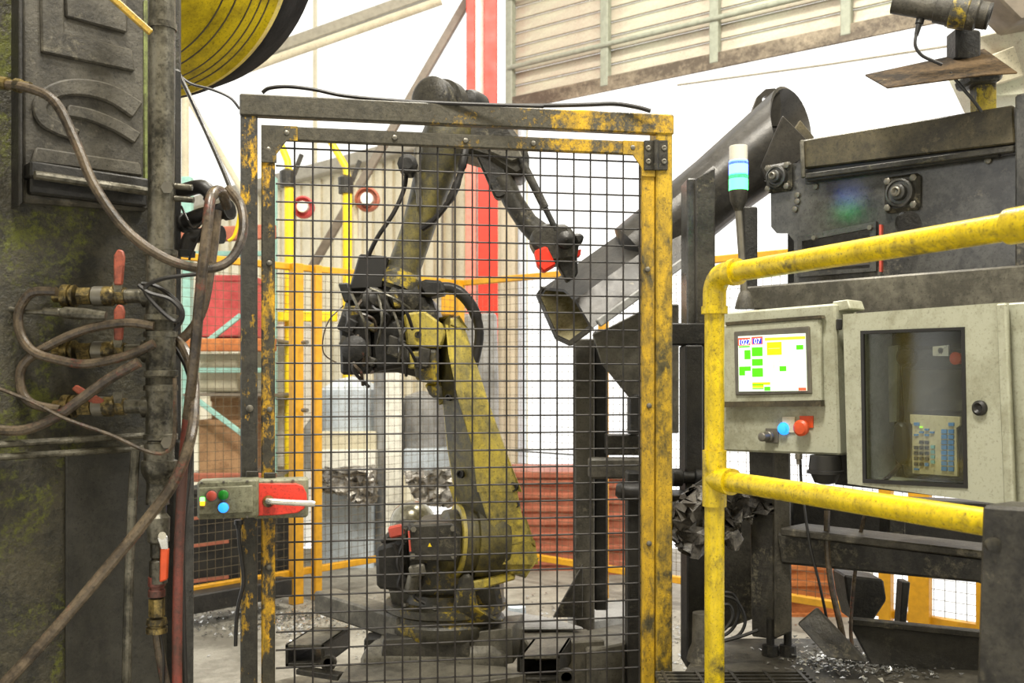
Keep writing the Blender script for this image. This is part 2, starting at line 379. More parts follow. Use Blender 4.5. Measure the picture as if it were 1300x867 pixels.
# --- right cladding wall above the open bay
WR = PL(655, 12, vp=-1000)
e = thing('wall_right', 'weathered grey cladding wall with soot marks above the open bay', 'wall', WR.at(900, 3.6)); struct(e)
posts = [648, 769, 908, 1075, 1230, 1440, 1700]
for i in range(6):
    for r in range(14):
        z = 3.70+.11*r
        def fn(b):
            A, B = WR.at(posts[i]+2, z), WR.at(posts[i+1]-1, z); n = WR.N
            b.prism([A, A+n*.028, A+n*.028+Zax*.02, A+Zax*.075+n*.004, A+Zax*.106+n*.004, A+Zax*.106], B-A)
        part(e, 'cladding_slat', M['clad_r'], fn)
for u in posts:
    part(e, 'post', M['clad_post'], lambda b: b.beam(WR.at(u, 3.62, .06), WR.at(u, 5.4, .06), .07, .06, WR.N), .006)
part(e, 'rail', M['clad_post'], lambda b: b.cyl(WR.at(646, 3.94, .09), WR.at(1705, 3.94, .09), .02))
part(e, 'rail', M['clad_post'], lambda b: b.cyl(WR.at(646, 4.52, .09), WR.at(1705, 4.52, .09), .016))
part(e, 'bottom_channel', M['soot'], lambda b: (b.beam(WR.at(650, 3.665, .05), WR.at(1700, 3.665, .05), .06, .06, WR.N), b.beam(WR.at(650, 3.635, .08), WR.at(1700, 3.635, .08), .12, .012, WR.N)), .006)
b = MB(); b.tube([P(860, 108, 10.5), P(1050, 82, 9.6), P(1300, 44, 8.6)], .008, 6); tag(b.build('cable', M['trim_grey']), 'thin pale cable strung across the bright opening', 'cable')
# --- roof corner at the upper right
FC = FR(6.5)
e = thing('roof_corner', 'beige roof panel corner with dark beam at upper right', 'roof', P(1280, 60, 6.5)); struct(e)
part(e, 'panel', M['clad_r'], lambda b: b.plate(FC, [(1236, 46), (2300, -200), (2300, 60), (1262, 124), (1236, 70)], 0, .3), .01)
part(e, 'beam', M['trim_dark'], lambda b: b.plate(FC, [(1258, -12), (2300, -220), (2300, -160), (1296, 26)], .3, .2), .01)
part(e, 'bracket_plate', M['clad'], lambda b: b.plate(FC, [(1252, 72), (1288, 58), (1300, 96), (1262, 108)], .05, .04), .004)
# ================================================================== FAR SIDE OF THE CELL
FL = PL(340, 8.28, u1=583, Y1=9.9); FRR = PL(583, 9.9, u1=800, Y1=8.5)
def fence(name, label, pl, ua, ub, posts, zb=.18, zt=2.0, midposts=True):
    e = thing(name, label, 'fence', pl.at((ua+ub)/2, 0))
    part(e, 'top_rail', M['fence_yel'], lambda b: b.beam(pl.at(ua, zt), pl.at(ub, zt), .04, .04, pl.N), .004)
    part(e, 'bottom_rail', M['fence_yel'], lambda b: b.beam(pl.at(ua, zb), pl.at(ub, zb), .04, .04, pl.N), .004)
    for u, w in posts:
        part(e, 'post', M['fence_yel'], lambda b: b.beam(pl.at(u, 0, .03), pl.at(u, zt+.02, .03), w, .05, pl.N), .004)
    A, B = pl.at(ua, 0), pl.at(ub, 0); L = (B-A).length; D = (B-A)/L
    b = MB()
    for i in range(int(L/.05)): b.beam(A+D*(i*.05+.02)+Zax*zb, A+D*(i*.05+.02)+Zax*zt, .0024, .0024)
    for i in range(int((zt-zb)/.05)): b.beam(A+Zax*(zb+i*.05), B+Zax*(zb+i*.05), .0024, .0024)
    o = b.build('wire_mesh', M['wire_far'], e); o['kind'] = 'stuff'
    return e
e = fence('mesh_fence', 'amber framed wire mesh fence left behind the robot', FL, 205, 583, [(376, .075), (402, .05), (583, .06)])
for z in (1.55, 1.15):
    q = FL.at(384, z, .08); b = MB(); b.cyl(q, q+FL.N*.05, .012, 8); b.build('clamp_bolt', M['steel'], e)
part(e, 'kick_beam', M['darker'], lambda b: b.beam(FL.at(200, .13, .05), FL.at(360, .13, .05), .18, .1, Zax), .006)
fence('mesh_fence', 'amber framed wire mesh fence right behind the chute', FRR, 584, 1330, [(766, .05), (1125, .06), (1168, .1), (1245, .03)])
# yellow poles with round reels
def pole(u, Y, vt, branch, label):
    e = thing('yellow_pole', label, 'pole', P(u, HV+CH*FV/Y, Y), 'yellow poles beyond the fence')
    part(e, 'shaft', M['pole_yel'], lambda b: b.cyl(P(u, HV+CH*FV/Y, Y), P(u, vt, Y), .036, 12))
    part(e, 'branch', M['pole_yel'], lambda b: b.tube([P(u, vt+3, Y), P(u-2, vt-12, Y), P(u+branch, vt-46, Y)], .028, 10))
    part(e, 'clamp', M['dark'], lambda b: b.lathe(P(u-2, vt+22, Y), (0, 0, 1), [(0, .03), (0, .055), (.12, .06), (.14, .03)], 10))
    part(e, 'stub', M['dark'], lambda b: b.beam(P(u+6, vt+6, Y), P(u+16, vt-20, Y), .03, .03))
pole(367, 10.8, 216, -16, 'yellow pole with bent top nearest the gate post')
pole(441, 10.8, 224, -22, 'yellow pole with bent top left of the robot forearm')
b = MB(); b.beam(P(345, 402, 10.7), P(428, 402, 10.7), .05, .075); tag(b.build('yellow_bar', M['pole_yel'], None, .006), 'bright yellow horizontal bar behind the fence posts', 'bar')
def reel(u, v, r, label, m1, m2):
    e = thing('hose_reel', label, 'reel', P(u, v, 10.9)); d = Vector((0, -1, 0)); p = P(u, v, 10.95)
    part(e, 'rim', m1, lambda b: b.lathe(p, d, [(0, r), (.05, r), (.06, r*.85), (.02, r*.8), (.02, .01)], 24))
    part(e, 'hub', m2, lambda b: b.lathe(p, d, [(.02, r*.55), (.07, r*.5), (.075, .01)], 16))
    part(e, 'bracket', M['clad'], lambda b: b.beam(p+Vector((-r, .03, -.3)), p+Vector((-r, .03, .1)), .06, .03))
reel(386, 264, .085, 'small dark red round reel beside the first yellow pole', M['pink_bin'], M['white_paint'])
reel(467, 254, .095, 'round red reel with white middle on the beige wall', M['red_bin'], M['white_paint'])
# red ribbed containers beyond the right fence
def container(u0, u1, v0, v1, Y, label, mat, ribs=8):
    f = FR(Y); e = thing('ribbed_container', label, 'container', P((u0+u1)/2, v1, Y), 'ribbed containers beyond the fence')
    part(e, 'body', mat, lambda b: b.rect(f, u0, v0, u1, v1, 0, .6))
    part(e, 'rim', M['white_paint'] if ribs == 9 else mat, lambda b: b.rect(f, u0-3, v0-5, u1+3, v0+3, .03, .66), .006)
    h = (v1-v0)/ribs
    for i in range(ribs):
        def fn(b):
            a, c = v0+h*i+h*.25, v0+h*i+h*.8
            b.prism([P(u0, a, Y), P(u0, a+h*.15, Y-.035), P(u0, c-h*.15, Y-.035), P(u0, c, Y)], P(u1, a, Y)-P(u0, a, Y))
        part(e, 'rib', mat, fn)
container(652, 742, 604, 740, 9.9, 'salmon red ribbed container behind the robot lower arm', M['red_bin'])
container(772, 846, 606, 746, 9.7, 'red ribbed container between the dark chute posts', M['red_bin'], 7)
container(1000, 1078, 690, 812, 8.0, 'orange brown ribbed container under the cross beam', M['orange_bin'], 6)
# pallet rack, left
e = thing('pallet_rack', 'pale teal pallet rack with braces behind the left fence', 'rack', P(265, 700, 10.2))
for u in (238, 345): part(e, 'upright', M['teal'], lambda b: b.beam(P(u, 720, 10.2), P(u, 225, 10.2), .07, .07), .006)
for a, c in (((240, 452), (306, 400)), ((240, 500), (320, 560)), ((240, 470), (345, 470)), ((232, 322), (345, 322))):
    part(e, 'brace', M['teal'], lambda b: b.beam(P(*a, 10.1), P(*c, 10.1), .03, .035), .004)
part(e, 'shelf_beam', M['red_bin'], lambda b: b.beam(P(225, 300, 10.0), P(350, 294, 10.0), .06, .1), .006)
part(e, 'shelf_beam', M['orange_bin'], lambda b: b.beam(P(225, 438, 10.0), P(350, 438, 10.0), .06, .09), .006)
part(e, 'shelf_beam', M['red_bin'], lambda b: b.beam(P(225, 606, 10.0), P(350, 606, 10.0), .06, .06), .006)
for v in (429.5, 499.5, 603.5):
    part(e, 'shelf_deck', M['trim_dark'], lambda b: b.prism([P(232, v, 10.1), P(350, v, 10.1), P(350, v, 10.1)+Vector((0, .75, 0)), P(232, v, 10.1)+Vector((0, .75, 0))], Vector((0, 0, -.02))), .003)
def crate(name, label, cat, mat, u0, v0, u1, v1, Y, d=.5, lid=None):
    f = FR(Y); e = thing(name, label, cat, P((u0+u1)/2, v1, Y))
    part(e, 'body', mat, lambda b: b.rect(f, u0, v0, u1, v1, 0, d), .01)
    part(e, 'lid', lid or mat, lambda b: b.rect(f, u0-1.5, v0-3, u1+1.5, v0+5, .012, d+.02), .006)
    return e
crate('storage_bin', 'faded red bin on the teal rack', 'bin', M['pink_bin'], 250, 352, 318, 428, 10.35)
e = crate('cardboard_box', 'cream box on the middle rack shelf', 'box', M['clad'], 252, 452, 300, 498, 10.4)
e = crate('cardboard_box', 'brown cardboard box on the low rack shelf', 'box', M['carton'], 252, 536, 310, 602, 10.4)
e = crate('cardboard_box', 'small brown box above the cardboard box', 'box', M['carton'], 268, 505, 320, 534, 10.45)
e = crate('white_panel_box', 'white tall box seen between gate posts', 'box', M['white_paint'], 318, 405, 384, 696, 11.2)
e = crate('dark_crate', 'dark crate with copper bars behind the fence', 'crate', M['darker'], 232, 624, 366, 768, 8.9, .4)
for v in (655, 690, 735):
    part(e, 'copper_bar', M['red_bin'], lambda b: b.beam(P(245, v+3, 8.82), P(290, v-3, 8.82), .02, .02))
# grey and white machine behind the robot
e = thing('trim_press', 'grey and white machine frame behind the robot', 'machine', P(490, 740, 10))
part(e, 'column', M['grey_steel'], lambda b: b.hexa([P(474, 742, 10.2), P(488, 742, 10), P(512, 742, 10), P(512, 742, 10.3)], [P(474, 470, 10.2), P(488, 470, 10), P(512, 470, 10), P(512, 470, 10.3)]), .005)
part(e, 'front_strip', M['white_paint'], lambda b: b.rect(FR(9.98), 489, 470, 511, 690, 0, .01))
part(e, 'tank', M['pale_blue'], lambda b: b.lathe(P(446, 572, 10.5), (0, 0, 1), [(0, .2), (.1, .23), (.45, .23), (.52, .12), (.55, .0)], 24))
part(e, 'hopper', M['grey_steel'], lambda b: b.prism([P(366, 596, 10.4), P(382, 548, 10.4), P(428, 482, 10.4), P(436, 500, 10.4), P(404, 596, 10.4)], Vector((0, .4, 0))), .01)
part(e, 'table_beam', M['clad'], lambda b: b.rect(FR(10.1), 406, 548, 478, 572, 0, .25), .01)
part(e, 'side_tank', M['grey_steel'], lambda b: b.lathe(P(536, 576, 10.4), (0, 0, 1), [(0, .16), (.3, .16), (.42, .13), (.46, .02)], 24))
part(e, 'side_beam', M['pale_blue'], lambda b: b.rect(FR(10.1), 512, 570, 575, 600, 0, .3), .01)
part(e, 'ledge', M['white_paint'], lambda b: b.rect(FR(9.9), 404, 572, 476, 600, 0, .3), .008)
part(e, 'cabinet', M['pale_blue'], lambda b: b.rect(FR(10.05), 408, 612, 474, 742, 0, .4), .01)
e = thing('grey_hood', 'grey sheet metal hood behind the robot elbow hose', 'hood', P(600, 600, 10.4))
part(e, 'body', M['grey_steel'], lambda b: b.prism([P(556, 400, 10.4), P(630, 396, 10.4), P(634, 600, 10.4), P(556, 600, 10.4)], Vector((0, .5, 0))), .02)
part(e, 'vent_box', M['fence_yel'], lambda b: b.rect(FR(10.3), 560, 368, 584, 400, 0, .15), .006)
# crumpled scrap
def lump(name, label, cat, mat, pts, Y, d, seed, n=3):
    random.seed(seed); b = MB(); f = FR(Y)
    b.plate(f, pts, 0, d); me = b
    o = b.build(name, mat); bm = bmesh.new(); bm.from_mesh(o.data)
    bmesh.ops.triangulate(bm, faces=bm.faces[:])
    for _ in range(n): bmesh.ops.subdivide_edges(bm, edges=[e for e in bm.edges if e.calc_length() > .03], cuts=1, use_grid_fill=True)
    for v in bm.verts: v.co += Vector((random.uniform(-1, 1), random.uniform(-1.8, 1.8), random.uniform(-1, 1)))*.018
    bm.to_mesh(o.data); bm.free(); o.data.set_sharp_from_angle(angle=.3)
    return tag(o, label, cat)
lump('scrap_sheet', 'crumpled silver scrap on the pale cabinet', 'scrap', M['foil'], [(402, 598), (474, 594), (474, 640), (452, 644), (440, 628), (408, 624)], 9.7, .15, 3)
lump('scrap_sheet', 'crumpled silver scrap behind the shoulder motor', 'scrap', M['foil'], [(512, 602), (574, 598), (574, 644), (530, 640)], 9.7, .15, 5)
# ================================================================== LEFT MACHINE
LP = PL(190, 3.5, vp=2050)
e = thing('casting_machine', 'dark grimy casting machine side with mossy residue at left edge', 'machine', LP.at(100, 0))
def zr(b, pl, u0, u1, z0, z1, off, th):
    b.prism([pl.at(u0, z0, off), pl.at(u1, z0, off), pl.at(u1, z1, off), pl.at(u0, z1, off)], -pl.N*th)
part(e, 'side_panel', M['moss'], lambda b: zr(b, LP, -160, 232, 0, 2.6, 0, .12), .01)
part(e, 'end_panel', M['panel'], lambda b: zr(b, LP, -700, -161, 0, 2.6, 0, .12), .01)
part(e, 'lower_panel', M['panel'], lambda b: b.plate(LP, [(84, 575), (232, 560), (232, 1100), (84, 1180)], .012, .012), .003)
cp = part(e, 'cover_plate', M['machine'], lambda b: b.plate(LP, [(28, -40), (190, -10), (190, 268), (28, 256)], .035, .035), .008)
# raised cast shapes on the cover plate
def raised(uv, name='raised_shape', off=.046): part(cp, name, M['machine'], lambda b: b.plate(LP, uv, off, .014), .004)
raised([(51, -30), (82, -24), (82, 41), (168, 62), (172, 91), (53, 66)])
raised([(82, -24), (162, -8), (162, 42), (84, 21)])
def arc(pts, w):
    S = spline([Vector((a, c, 0)) for a, c in pts], 5); up, dn = [], []
    for i, p in enumerate(S):
        d = (S[min(i+1, len(S)-1)]-S[max(i-1, 0)]).normalized(); n = Vector((-d.y, d.x, 0))
        k = w(i/(len(S)-1)); up.append((p.x+n.x*k, p.y+n.y*k)); dn.append((p.x-n.x*k, p.y-n.y*k))
    return up+dn[::-1]
raised(arc([(176, 140), (140, 118), (100, 110), (68, 116), (52, 132), (56, 150), (74, 162), (100, 172)], lambda t: 12-4*t))
raised(arc([(86, 140), (116, 146), (150, 160), (176, 176)], lambda t: 8))
raised([(46, 186), (110, 196), (178, 206), (182, 224), (40, 206)])
part(e, 'guide_rail', M['darker'], lambda b: (b.beam(LP(34, 216, .06), LP(184, 238, .06), .05, .035), b.beam(LP(36, 232, .05), LP(184, 250, .05), .03, .05)), .004)
part(e, 'guide_rail', M['pipe'], lambda b: b.cyl(LP(44, 222, .1), LP(186, 243, .1), .010, 10))
part(e, 'seam_angle', M['darker'], lambda b: b.plate(LP, [(24, -40), (30, -40), (30, 258), (24, 262)], .06, .06), .003)
for v in (562, 578):
    part(e, 'air_line', M['pipe'], lambda b: b.cyl(LP(-60, v+6, .05), LP(182, v-9, .05), .008, 10))
part(cp, 'edge_strip', M['lichen'], lambda b: b.plate(LP, [(183, 0), (188, 0), (188, 242), (183, 240)], .04, .01), .002)
# corner column beside the machine
EP = PL(236, 3.55, vp=1400)
e = thing('corner_column', 'dark steel corner column at the machine end behind the hoses', 'column', EP.at(238, 0))
part(e, 'upright', M['darker'], lambda b: zr(b, EP, 221, 232, .0, 2.1, .0, .1), .006)
part(e, 'flange', M['conveyor'], lambda b: b.plate(EP, [(229, 560), (248, 556), (247, 1100), (231, 1120)], .03, .03), .005)
# manifold
MY = 3.25
e = thing('water_manifold', 'upright galvanised manifold pipe with three branch valves at left', 'pipe', P(205, 700, MY))
part(e, 'riser', M['pipe'], lambda b: b.cyl(P(206, -30, MY), P(204, 350, MY), .029, 20))
part(e, 'lower_pipe', M['pipe'], lambda b: b.cyl(P(202, 560, MY), P(200, 640, MY), .026, 18))
part(e, 'pipe_joint', M['pipe'], lambda b: b.cyl(P(206, 30, MY), P(206, 38, MY), .032, 20))
for v0, v1 in ((348, 470), (430, 545)):
    pass
for va, vb in ((350, 428), (428, 496), (496, 558)):
    def fn(b):
        L = (vb-va)/F*MY; p = P(204, vb, MY)
        b.lathe(p, (0, 0, 1), [(0, .034), (0, .038), (.012, .038), (.014, .033), (L-.018, .033), (L-.014, .038), (L-.002, .038), (L, .03)], 22)
    part(e, 'tee_fitting', M['pipe'], fn)
part(e, 'reducer', M['pipe'], lambda b: b.lathe(P(202, 618, MY), (0, 0, 1), [(0, .02), (.01, .027), (.03, .037), (.04, .04), (.06, .04), (.062, .034), (.1, .033)], 22))
def valve(v, u0, lever):
    vp = bpy.data.objects.new('branch_valve', None); COL.objects.link(vp); put(vp, P(120, v, MY), e)
    q = lambda u, dv=0, dY=0: P(u, v+dv, MY+dY)
    part(vp, 'nipple', M['pipe'], lambda b: (b.cyl(q(204), q(160), .0165, 14), b.lathe(q(192), (-1, 0, 0), [(0, .02), (.0, .026), (.018, .026), (.02, .018)], 16)))
    def body(b):
        b.lathe(q(160), (-1, 0, 0), [(0, .016), (0, .02), (.02, .02), (.021, .016), (.03, .023), (.05, .023), (.056, .016), (.057, .02), (.075, .02)], 14)
        b.cyl(q(146), q(146, -14), .009, 10)
    part(vp, 'valve_body', M['brass'], body)
    part(vp, 'brass_nut', M['brass'], lambda b: (b.lathe(q(117), (-1, 0, 0), [(0, .018), (0, .0215), (.03, .0215), (.03, .018)], 6), b.lathe(q(96), (-1, 0, 0), [(0, .016), (0, .026), (.006, .026), (.007, .02), (.012, .02), (.012, .027), (.028, .027), (.03, .016), (.05, .014)], 16)))
    part(vp, 'collar', M['steel'], lambda b: b.lathe(q(122), (-1, 0, 0), [(-.02, .014), (-.02, .023), (.005, .023), (.006, .014)], 12))
    def lv(b):
        if lever == 'up':
            b.plate(FR(MY-.03), [(144, v-52), (149, v-60), (156, v-58), (158, v-50), (155, v-14), (144, v-14)], 0, .008)
        else:
            b.plate(FR(MY-.03), [(90, v-22), (96, v-28), (132, v-8), (130, v+2), (122, v+1)], 0, .008)
    part(vp, 'lever', M['lever'], lv, .003)
    part(vp, 'lever_stem', M['pipe'], lambda b: b.plate(FR(MY-.026), [(143, v-18), (156, v-18), (152, v+2), (146, v+2)], 0, .006))
valve(376, 60, 'up'); valve(446, 60, 'up'); valve(516, 60, 'flat')
# lower ball valve
lv = bpy.data.objects.new('drain_valve', None); COL.objects.link(lv); put(lv, P(201, 700, MY), e)
part(lv, 'valve_body', M['pipe'], lambda b: b.lathe(P(201, 740, MY), (0, 0, 1), [(0, .014), (.0, .02), (.05, .02), (.055, .014), (.06, .018), (.09, .018), (.095, .024), (.15, .026), (.16, .018), (.2, .018)], 14))
part(lv, 'red_coupling', M['hose_red'], lambda b: b.lathe(P(199, 757, MY), (0, 0, 1), [(0, .017), (0, .019), (.015, .019), (.017, .016), (.022, .016), (.024, .019), (.045, .019)], 16))
part(lv, 'brass_nut', M['brass'], lambda b: (b.lathe(P(199, 782, MY), (0, 0, 1), [(0, .016), (0, .018), (.04, .018), (.04, .015)], 6), b.lathe(P(199, 803, MY), (0, 0, 1), [(0, .018), (0, .024), (.012, .024), (.013, .02), (.018, .02), (.02, .024), (.032, .022)], 18)))
part(lv, 'stem_nut', M['chrome'], lambda b: b.cyl(P(206, 680, MY-.02), P(206, 680, MY-.05), .009, 8))
part(lv, 'lever_neck', M['chrome'], lambda b: b.plate(FR(MY-.04), [(199, 682), (212, 680), (213, 698), (204, 698)], 0, .006), .002)
part(lv, 'lever', M['lever_orange'], lambda b: b.plate(FR(MY-.04), [(203, 696), (214, 696), (212, 736), (202, 740)], 0, .01), .003)
# bolted clamps on the manifold
for v in (238, 562):
    b = MB(); b.cyl(P(212, v, MY-.03), P(212, v, MY-.055), .014, 6); b.cyl(P(206, v, MY), P(212, v, MY-.04), .008, 8); b.build('clamp_bolt', M['steel'], e)
b = MB(); b.cyl(P(222, 236, MY), P(244, 238, MY), .007); b.cyl(P(222, 252, MY), P(246, 254, MY), .007); b.build('clamp_rod', M['pipe'], e)
# conduit and hoses
def hose(label, pts, r, mat, name='hose', n=10, Y=None, k=6, group=None):
    W = [P(p[0], p[1], p[2] if len(p) > 2 else Y) for p in pts]
    b = MB(); b.tube(spline(W, k), r, n); return tag(b.build(name, mat), label, name.split('_')[-1], group)
hose('grey conduit rising left of the drain valve', [(160, 900), (163, 760), (168, 640), (172, 572)], .0105, M['pipe'], 'conduit', Y=3.22)
h = hose('rust tinted hose arching from the left fitting over the manifold to the loop', [(-10, 106, 3.06), (36, 112, 3.02), (70, 130, 3.0), (96, 180, 3.0), (120, 236, 3.0), (160, 292, 3.02), (210, 328, 3.05), (260, 341, 3.1), (292, 330, 3.15), (308, 298, 3.2), (306, 262, 3.25), (290, 240, 3.3)], .0105, M['hose_grey'])
part(h, 'fitting', M['brass'], lambda b: b.lathe(P(-6, 104, 3.05), P(36, 111, 3.03)-P(-6, 104, 3.05), [(0, .008), (.01, .014), (.03, .014), (.03, .010), (.05, .010), (.05, .015), (.062, .015), (.064, .011), (.085, .012)], 10))
hose('long grey hose rising from lower left behind the manifold', [(216, 428, 3.34), (232, 440, 3.28), (244, 470, 3.2), (247, 510, 3.1), (242, 556, 3.0), (222, 610, 2.96), (186, 660, 2.92), (120, 740, 2.86), (60, 810, 2.8), (0, 874, 2.72)], .0115, M['hose_grey'])
W1 = spline([P(*q) for q in [(288, 262, 3.3), (280, 243, 3.22), (268, 250, 3.1), (262, 300, 3.05), (256, 350, 3.03), (249, 430, 3.05), (243, 490, 3.08), (238, 530, 3.12)]], 6)
W2 = spline([P(*q) for q in [(238, 530, 3.12), (232, 600, 3.2), (227, 700, 3.22), (225, 800, 3.22), (225, 900, 3.22)]], 6)
b = MB(); b.tube(W1, .0118, 12); b.m = 1; b.tube(W2, .0112, 12)
tag(b.build('hose', [M['hose_grey'], M['hose_red']]), 'hose hanging from the loop that turns red beside the manifold', 'hose')
hose('grey hose curving around the column behind the red one', [(276, 268, 3.42), (270, 320, 3.4), (258, 390, 3.38), (238, 424, 3.38), (212, 440, 3.36)], .0115, M['hose_grey'])
hose('dark hose sweeping around the column below the loop', [(222, 440, 3.36), (238, 470, 3.34), (246, 520, 3.32), (240, 600, 3.3), (232, 700, 3.3), (236, 900, 3.3)], .006, M['hose_black'])
hose('red brown hose bending from the top valve to the middle valve', [(72, 370), (40, 372), (24, 396), (26, 424), (42, 446), (70, 456), (110, 462), (160, 452), (196, 436)], .0105, M['hose_grey'], Y=3.18)
hose('dusty hose looping from the low valve under the middle one', [(76, 520), (40, 512), (26, 490), (30, 462), (60, 440), (110, 418), (160, 410), (196, 414)], .0105, M['hose_grey'], Y=3.2)
hose('fat hose crossing from the left edge up to the manifold', [(-14, 545), (30, 546), (70, 530), (104, 506), (140, 480), (176, 460)], .0115, M['hose_grey'], Y=3.12)
e = hose('thin grey air line with crimped sleeve left of the top valve', [(-14, 382), (20, 394), (56, 396)], .006, M['pipe'], 'air_line', Y=3.2)
part(e, 'sleeve', M['pipe'], lambda b: b.lathe(P(56, 395, 3.2), P(150, 402, 3.2)-P(56, 395, 3.2), [(0, .006), (0, .0105), (.035, .0105), (.037, .009), (.05, .014), (.09, .014), (.14, .010)], 10))
hose('thin cable sagging from left edge to the manifold bolt', [(-10, 490), (40, 510), (84, 532), (140, 552), (190, 574), (214, 572), (222, 548), (222, 480)], .0045, M['hose_grey'], 'cable', Y=3.1, n=6)
hose('black cable coiled around the manifold top tee', [(176, 362), (190, 372), (216, 380), (230, 396), (222, 408), (196, 386), (184, 366), (206, 354), (250, 348)], .005, M['hose_black'], 'cable', Y=3.17, n=6)
hose('second black cable wrapped at the top tee', [(180, 360), (200, 364), (226, 384), (232, 402), (222, 420)], .005, M['hose_black'], 'cable', Y=3.19, n=6)
hose('black cable falling from the yellow drum to the hose loop', [(222, 84, 4.0), (240, 120, 3.9), (262, 168, 3.8), (284, 218, 3.6), (294, 244, 3.45)], .0065, M['hose_black'], 'cable', n=6)
hose('thin black cable curving from the drum to the gate post', [(224, 92, 4.0), (242, 106, 4.0), (270, 114, 4.0), (292, 124, 4.0), (304, 138, 4.0)], .004, M['hose_black'], 'cable', n=6)
hose('yellow cable hanging inside the hose loop', [(300, 246, 3.4), (304, 270, 3.4), (298, 298, 3.4), (290, 306, 3.4)], .004, M['pole_yel'], 'cable', n=6)
hose('short hose drooping from the drain valve', [(199, 800, 3.25), (203, 830, 3.25), (212, 880, 3.25)], .011, M['hose_grey'])
hose('thin wire hanging beside the drain hose', [(204, 806, 3.24), (208, 840, 3.23), (206, 890, 3.22)], .003, M['hose_black'], 'wire', n=6)
b = MB(); b.beam(P(130, -14, 3.05), P(192, 42, 3.12), .008, .016); tag(b.build('yellow_strap', M['gate_mid'], None, .003), 'yellow greasy strap crossing the plate top', 'strap')
# black elbow fittings at the hose loop
def elbow(label, pts, r, name='hose_elbow'):
    W = spline([P(*p) for p in pts], 5); e = thing(name, label, 'fitting', W[0])
    b = MB(); b.tube(W, r, 12); b.build('bend', M['hose_black'], e)
    for w, w2 in ((W[0], W[1]), (W[-1], W[-2])):
        b = MB(); b.lathe(w, w2-w, [(0, r*.9), (0, r*1.25), (.015, r*1.25), (.017, r)], 12); b.build('collar', M['darker'], e)
elbow('upper black hose elbow beside the column', [(226, 246, 3.55), (240, 240, 3.5), (258, 238, 3.46), (272, 252, 3.46)], .018)
elbow('black hose stub pointing to the loop', [(232, 284, 3.55), (256, 274, 3.5), (292, 266, 3.45)], .02)
elbow('lower black hose elbow under the stub', [(236, 326, 3.5), (238, 310, 3.5), (246, 300, 3.5), (282, 298, 3.48)], .018)
hose('thin black wire strung between the elbows', [(230, 262, 3.5), (246, 290, 3.46), (262, 276, 3.45), (252, 300, 3.46), (240, 330, 3.46)], .003, M['hose_black'], 'wire', n=6)
# yellow drum
e = thing('yellow_drum', 'large scratched yellow drum with dark rim at top left', 'drum', P(150, -100, 4.5))
c0 = P(152, -104, 4.6); ax = Vector((-.12, -1, -.42)).normalized()
prof = [(-.30, .60), (-.02, .60), (0, .575)]
part(e, 'shell', M['drum_yel'], lambda b: b.lathe(c0, ax, [(-.02, .572), (.02, .57), (.03, .555), (.034, .552), (.14, .50), (.146, .493), (.30, .40), (.36, .30), (.38, .05)], 96))
part(e, 'rim', M['matte_black'], lambda b: b.lathe(c0, ax, [(-.32, .56), (-.3, .575), (-.06, .58), (-.02, .572)], 96))
for t, r in ((.045, .549), (.075, .534), (.11, .517), (.16, .487), (.2, .463)):
    part(e, 'groove_ring', M['tan_steel'], lambda b: b.lathe(c0, ax, [(t-.0015, r), (t-.0015, r+.0012), (t+.0015, r-.0006), (t+.0015, r-.003)], 96))
# ================================================================== GATE
GP = PL(318, 4.0, u1=840, Y1=4.3)
zt = lambda u, v: GP(u, v).z
def gpost(e, name, mat, u0, u1, vt, off, th, zb=0, bevel=.004):
    def fn(b):
        A, B = GP(u0, vt, off), GP(u1, vt, off); z = max(A.z, B.z); A.z = z; B.z = z
        b.prism([A, B, Vector((B.x, B.y, zb)), Vector((A.x, A.y, zb))], -GP.N*th)
    return part(e, name, mat, fn, bevel)
def grail(e, name, mat, u0, u1, z0, z1, off, th, bevel=.004):
    return part(e, name, mat, lambda b: zr(b, GP, u0, u1, z0, z1, off, th), bevel)
e = thing('gateway', 'worn yellow and black steel gate frame around the mesh door', 'frame', GP.at(580, 0))
ZT = zt(318, 122)
zr0 = ZT-.061
gpost(e, 'post', M['gate_post_l'], 305, 326.5, 124, .02, .02)
gpost(e, 'post', M['gate_yel'], 833.5, 854, 165, .02, .07)
grail(e, 'top_rail', M['gate_dark'], 304, 856, zr0, ZT, .025, .03)
for z in (.4, 1.25):
    q = GP.at(317, z, .022); b = MB(); b.lathe(q, GP.N, [(-.002, .01), (.004, .01), (.007, .004)], 10); b.build('bolt', M['steel'], e)
M['gate_stile'] = chipped('yellow stile worn dark at both ends', (222, 170, 26), (66, 62, 50), .46, 8, .5, stretch=(1, 1, .5), edge=.06)
zi = ZT-.0835   # top of door
e = thing('mesh_door', 'wire mesh door with worn yellow frame in front of the robot', 'door', GP.at(580, .1))
zi1 = zi-.040
gpost(e, 'stile', M['gate_mid'], 331.5, 350, 480, .012, .04, .1); st = e.children[-1]
bpy.data.objects.remove(st, do_unlink=True)
grail(e, 'stile', M['gate_stile'], 331.5, 349, .1, zi, .012, .015)
grail(e, 'stile', M['gate_mid'], 815.5, 832, .1, zi, .012, .04)
grail(e, 'top_bar', M['gate_dark'], 350, 815.5, zi1, zi, .014, .02)
grail(e, 'bottom_bar', M['gate_mid'], 350, 815.5, .1, .15, .014, .04)
for u0, u1, s in ((331.5, 378, 1), (832, 788, -1)):
    def fn(b):
        A = GP.at(u0, zi, .018); d = GP.D*s; z = Zax
        b.prism([A, A+d*.1, A+d*.1-z*.041, A+d*.07-z*.041, A+d*.042-z*.08, A+d*.042-z*.105, A-z*.105], -GP.N*.006)
    part(e, 'corner_gusset', M['gate_dark'] if s > 0 else M['gate_mid'], fn, .001)
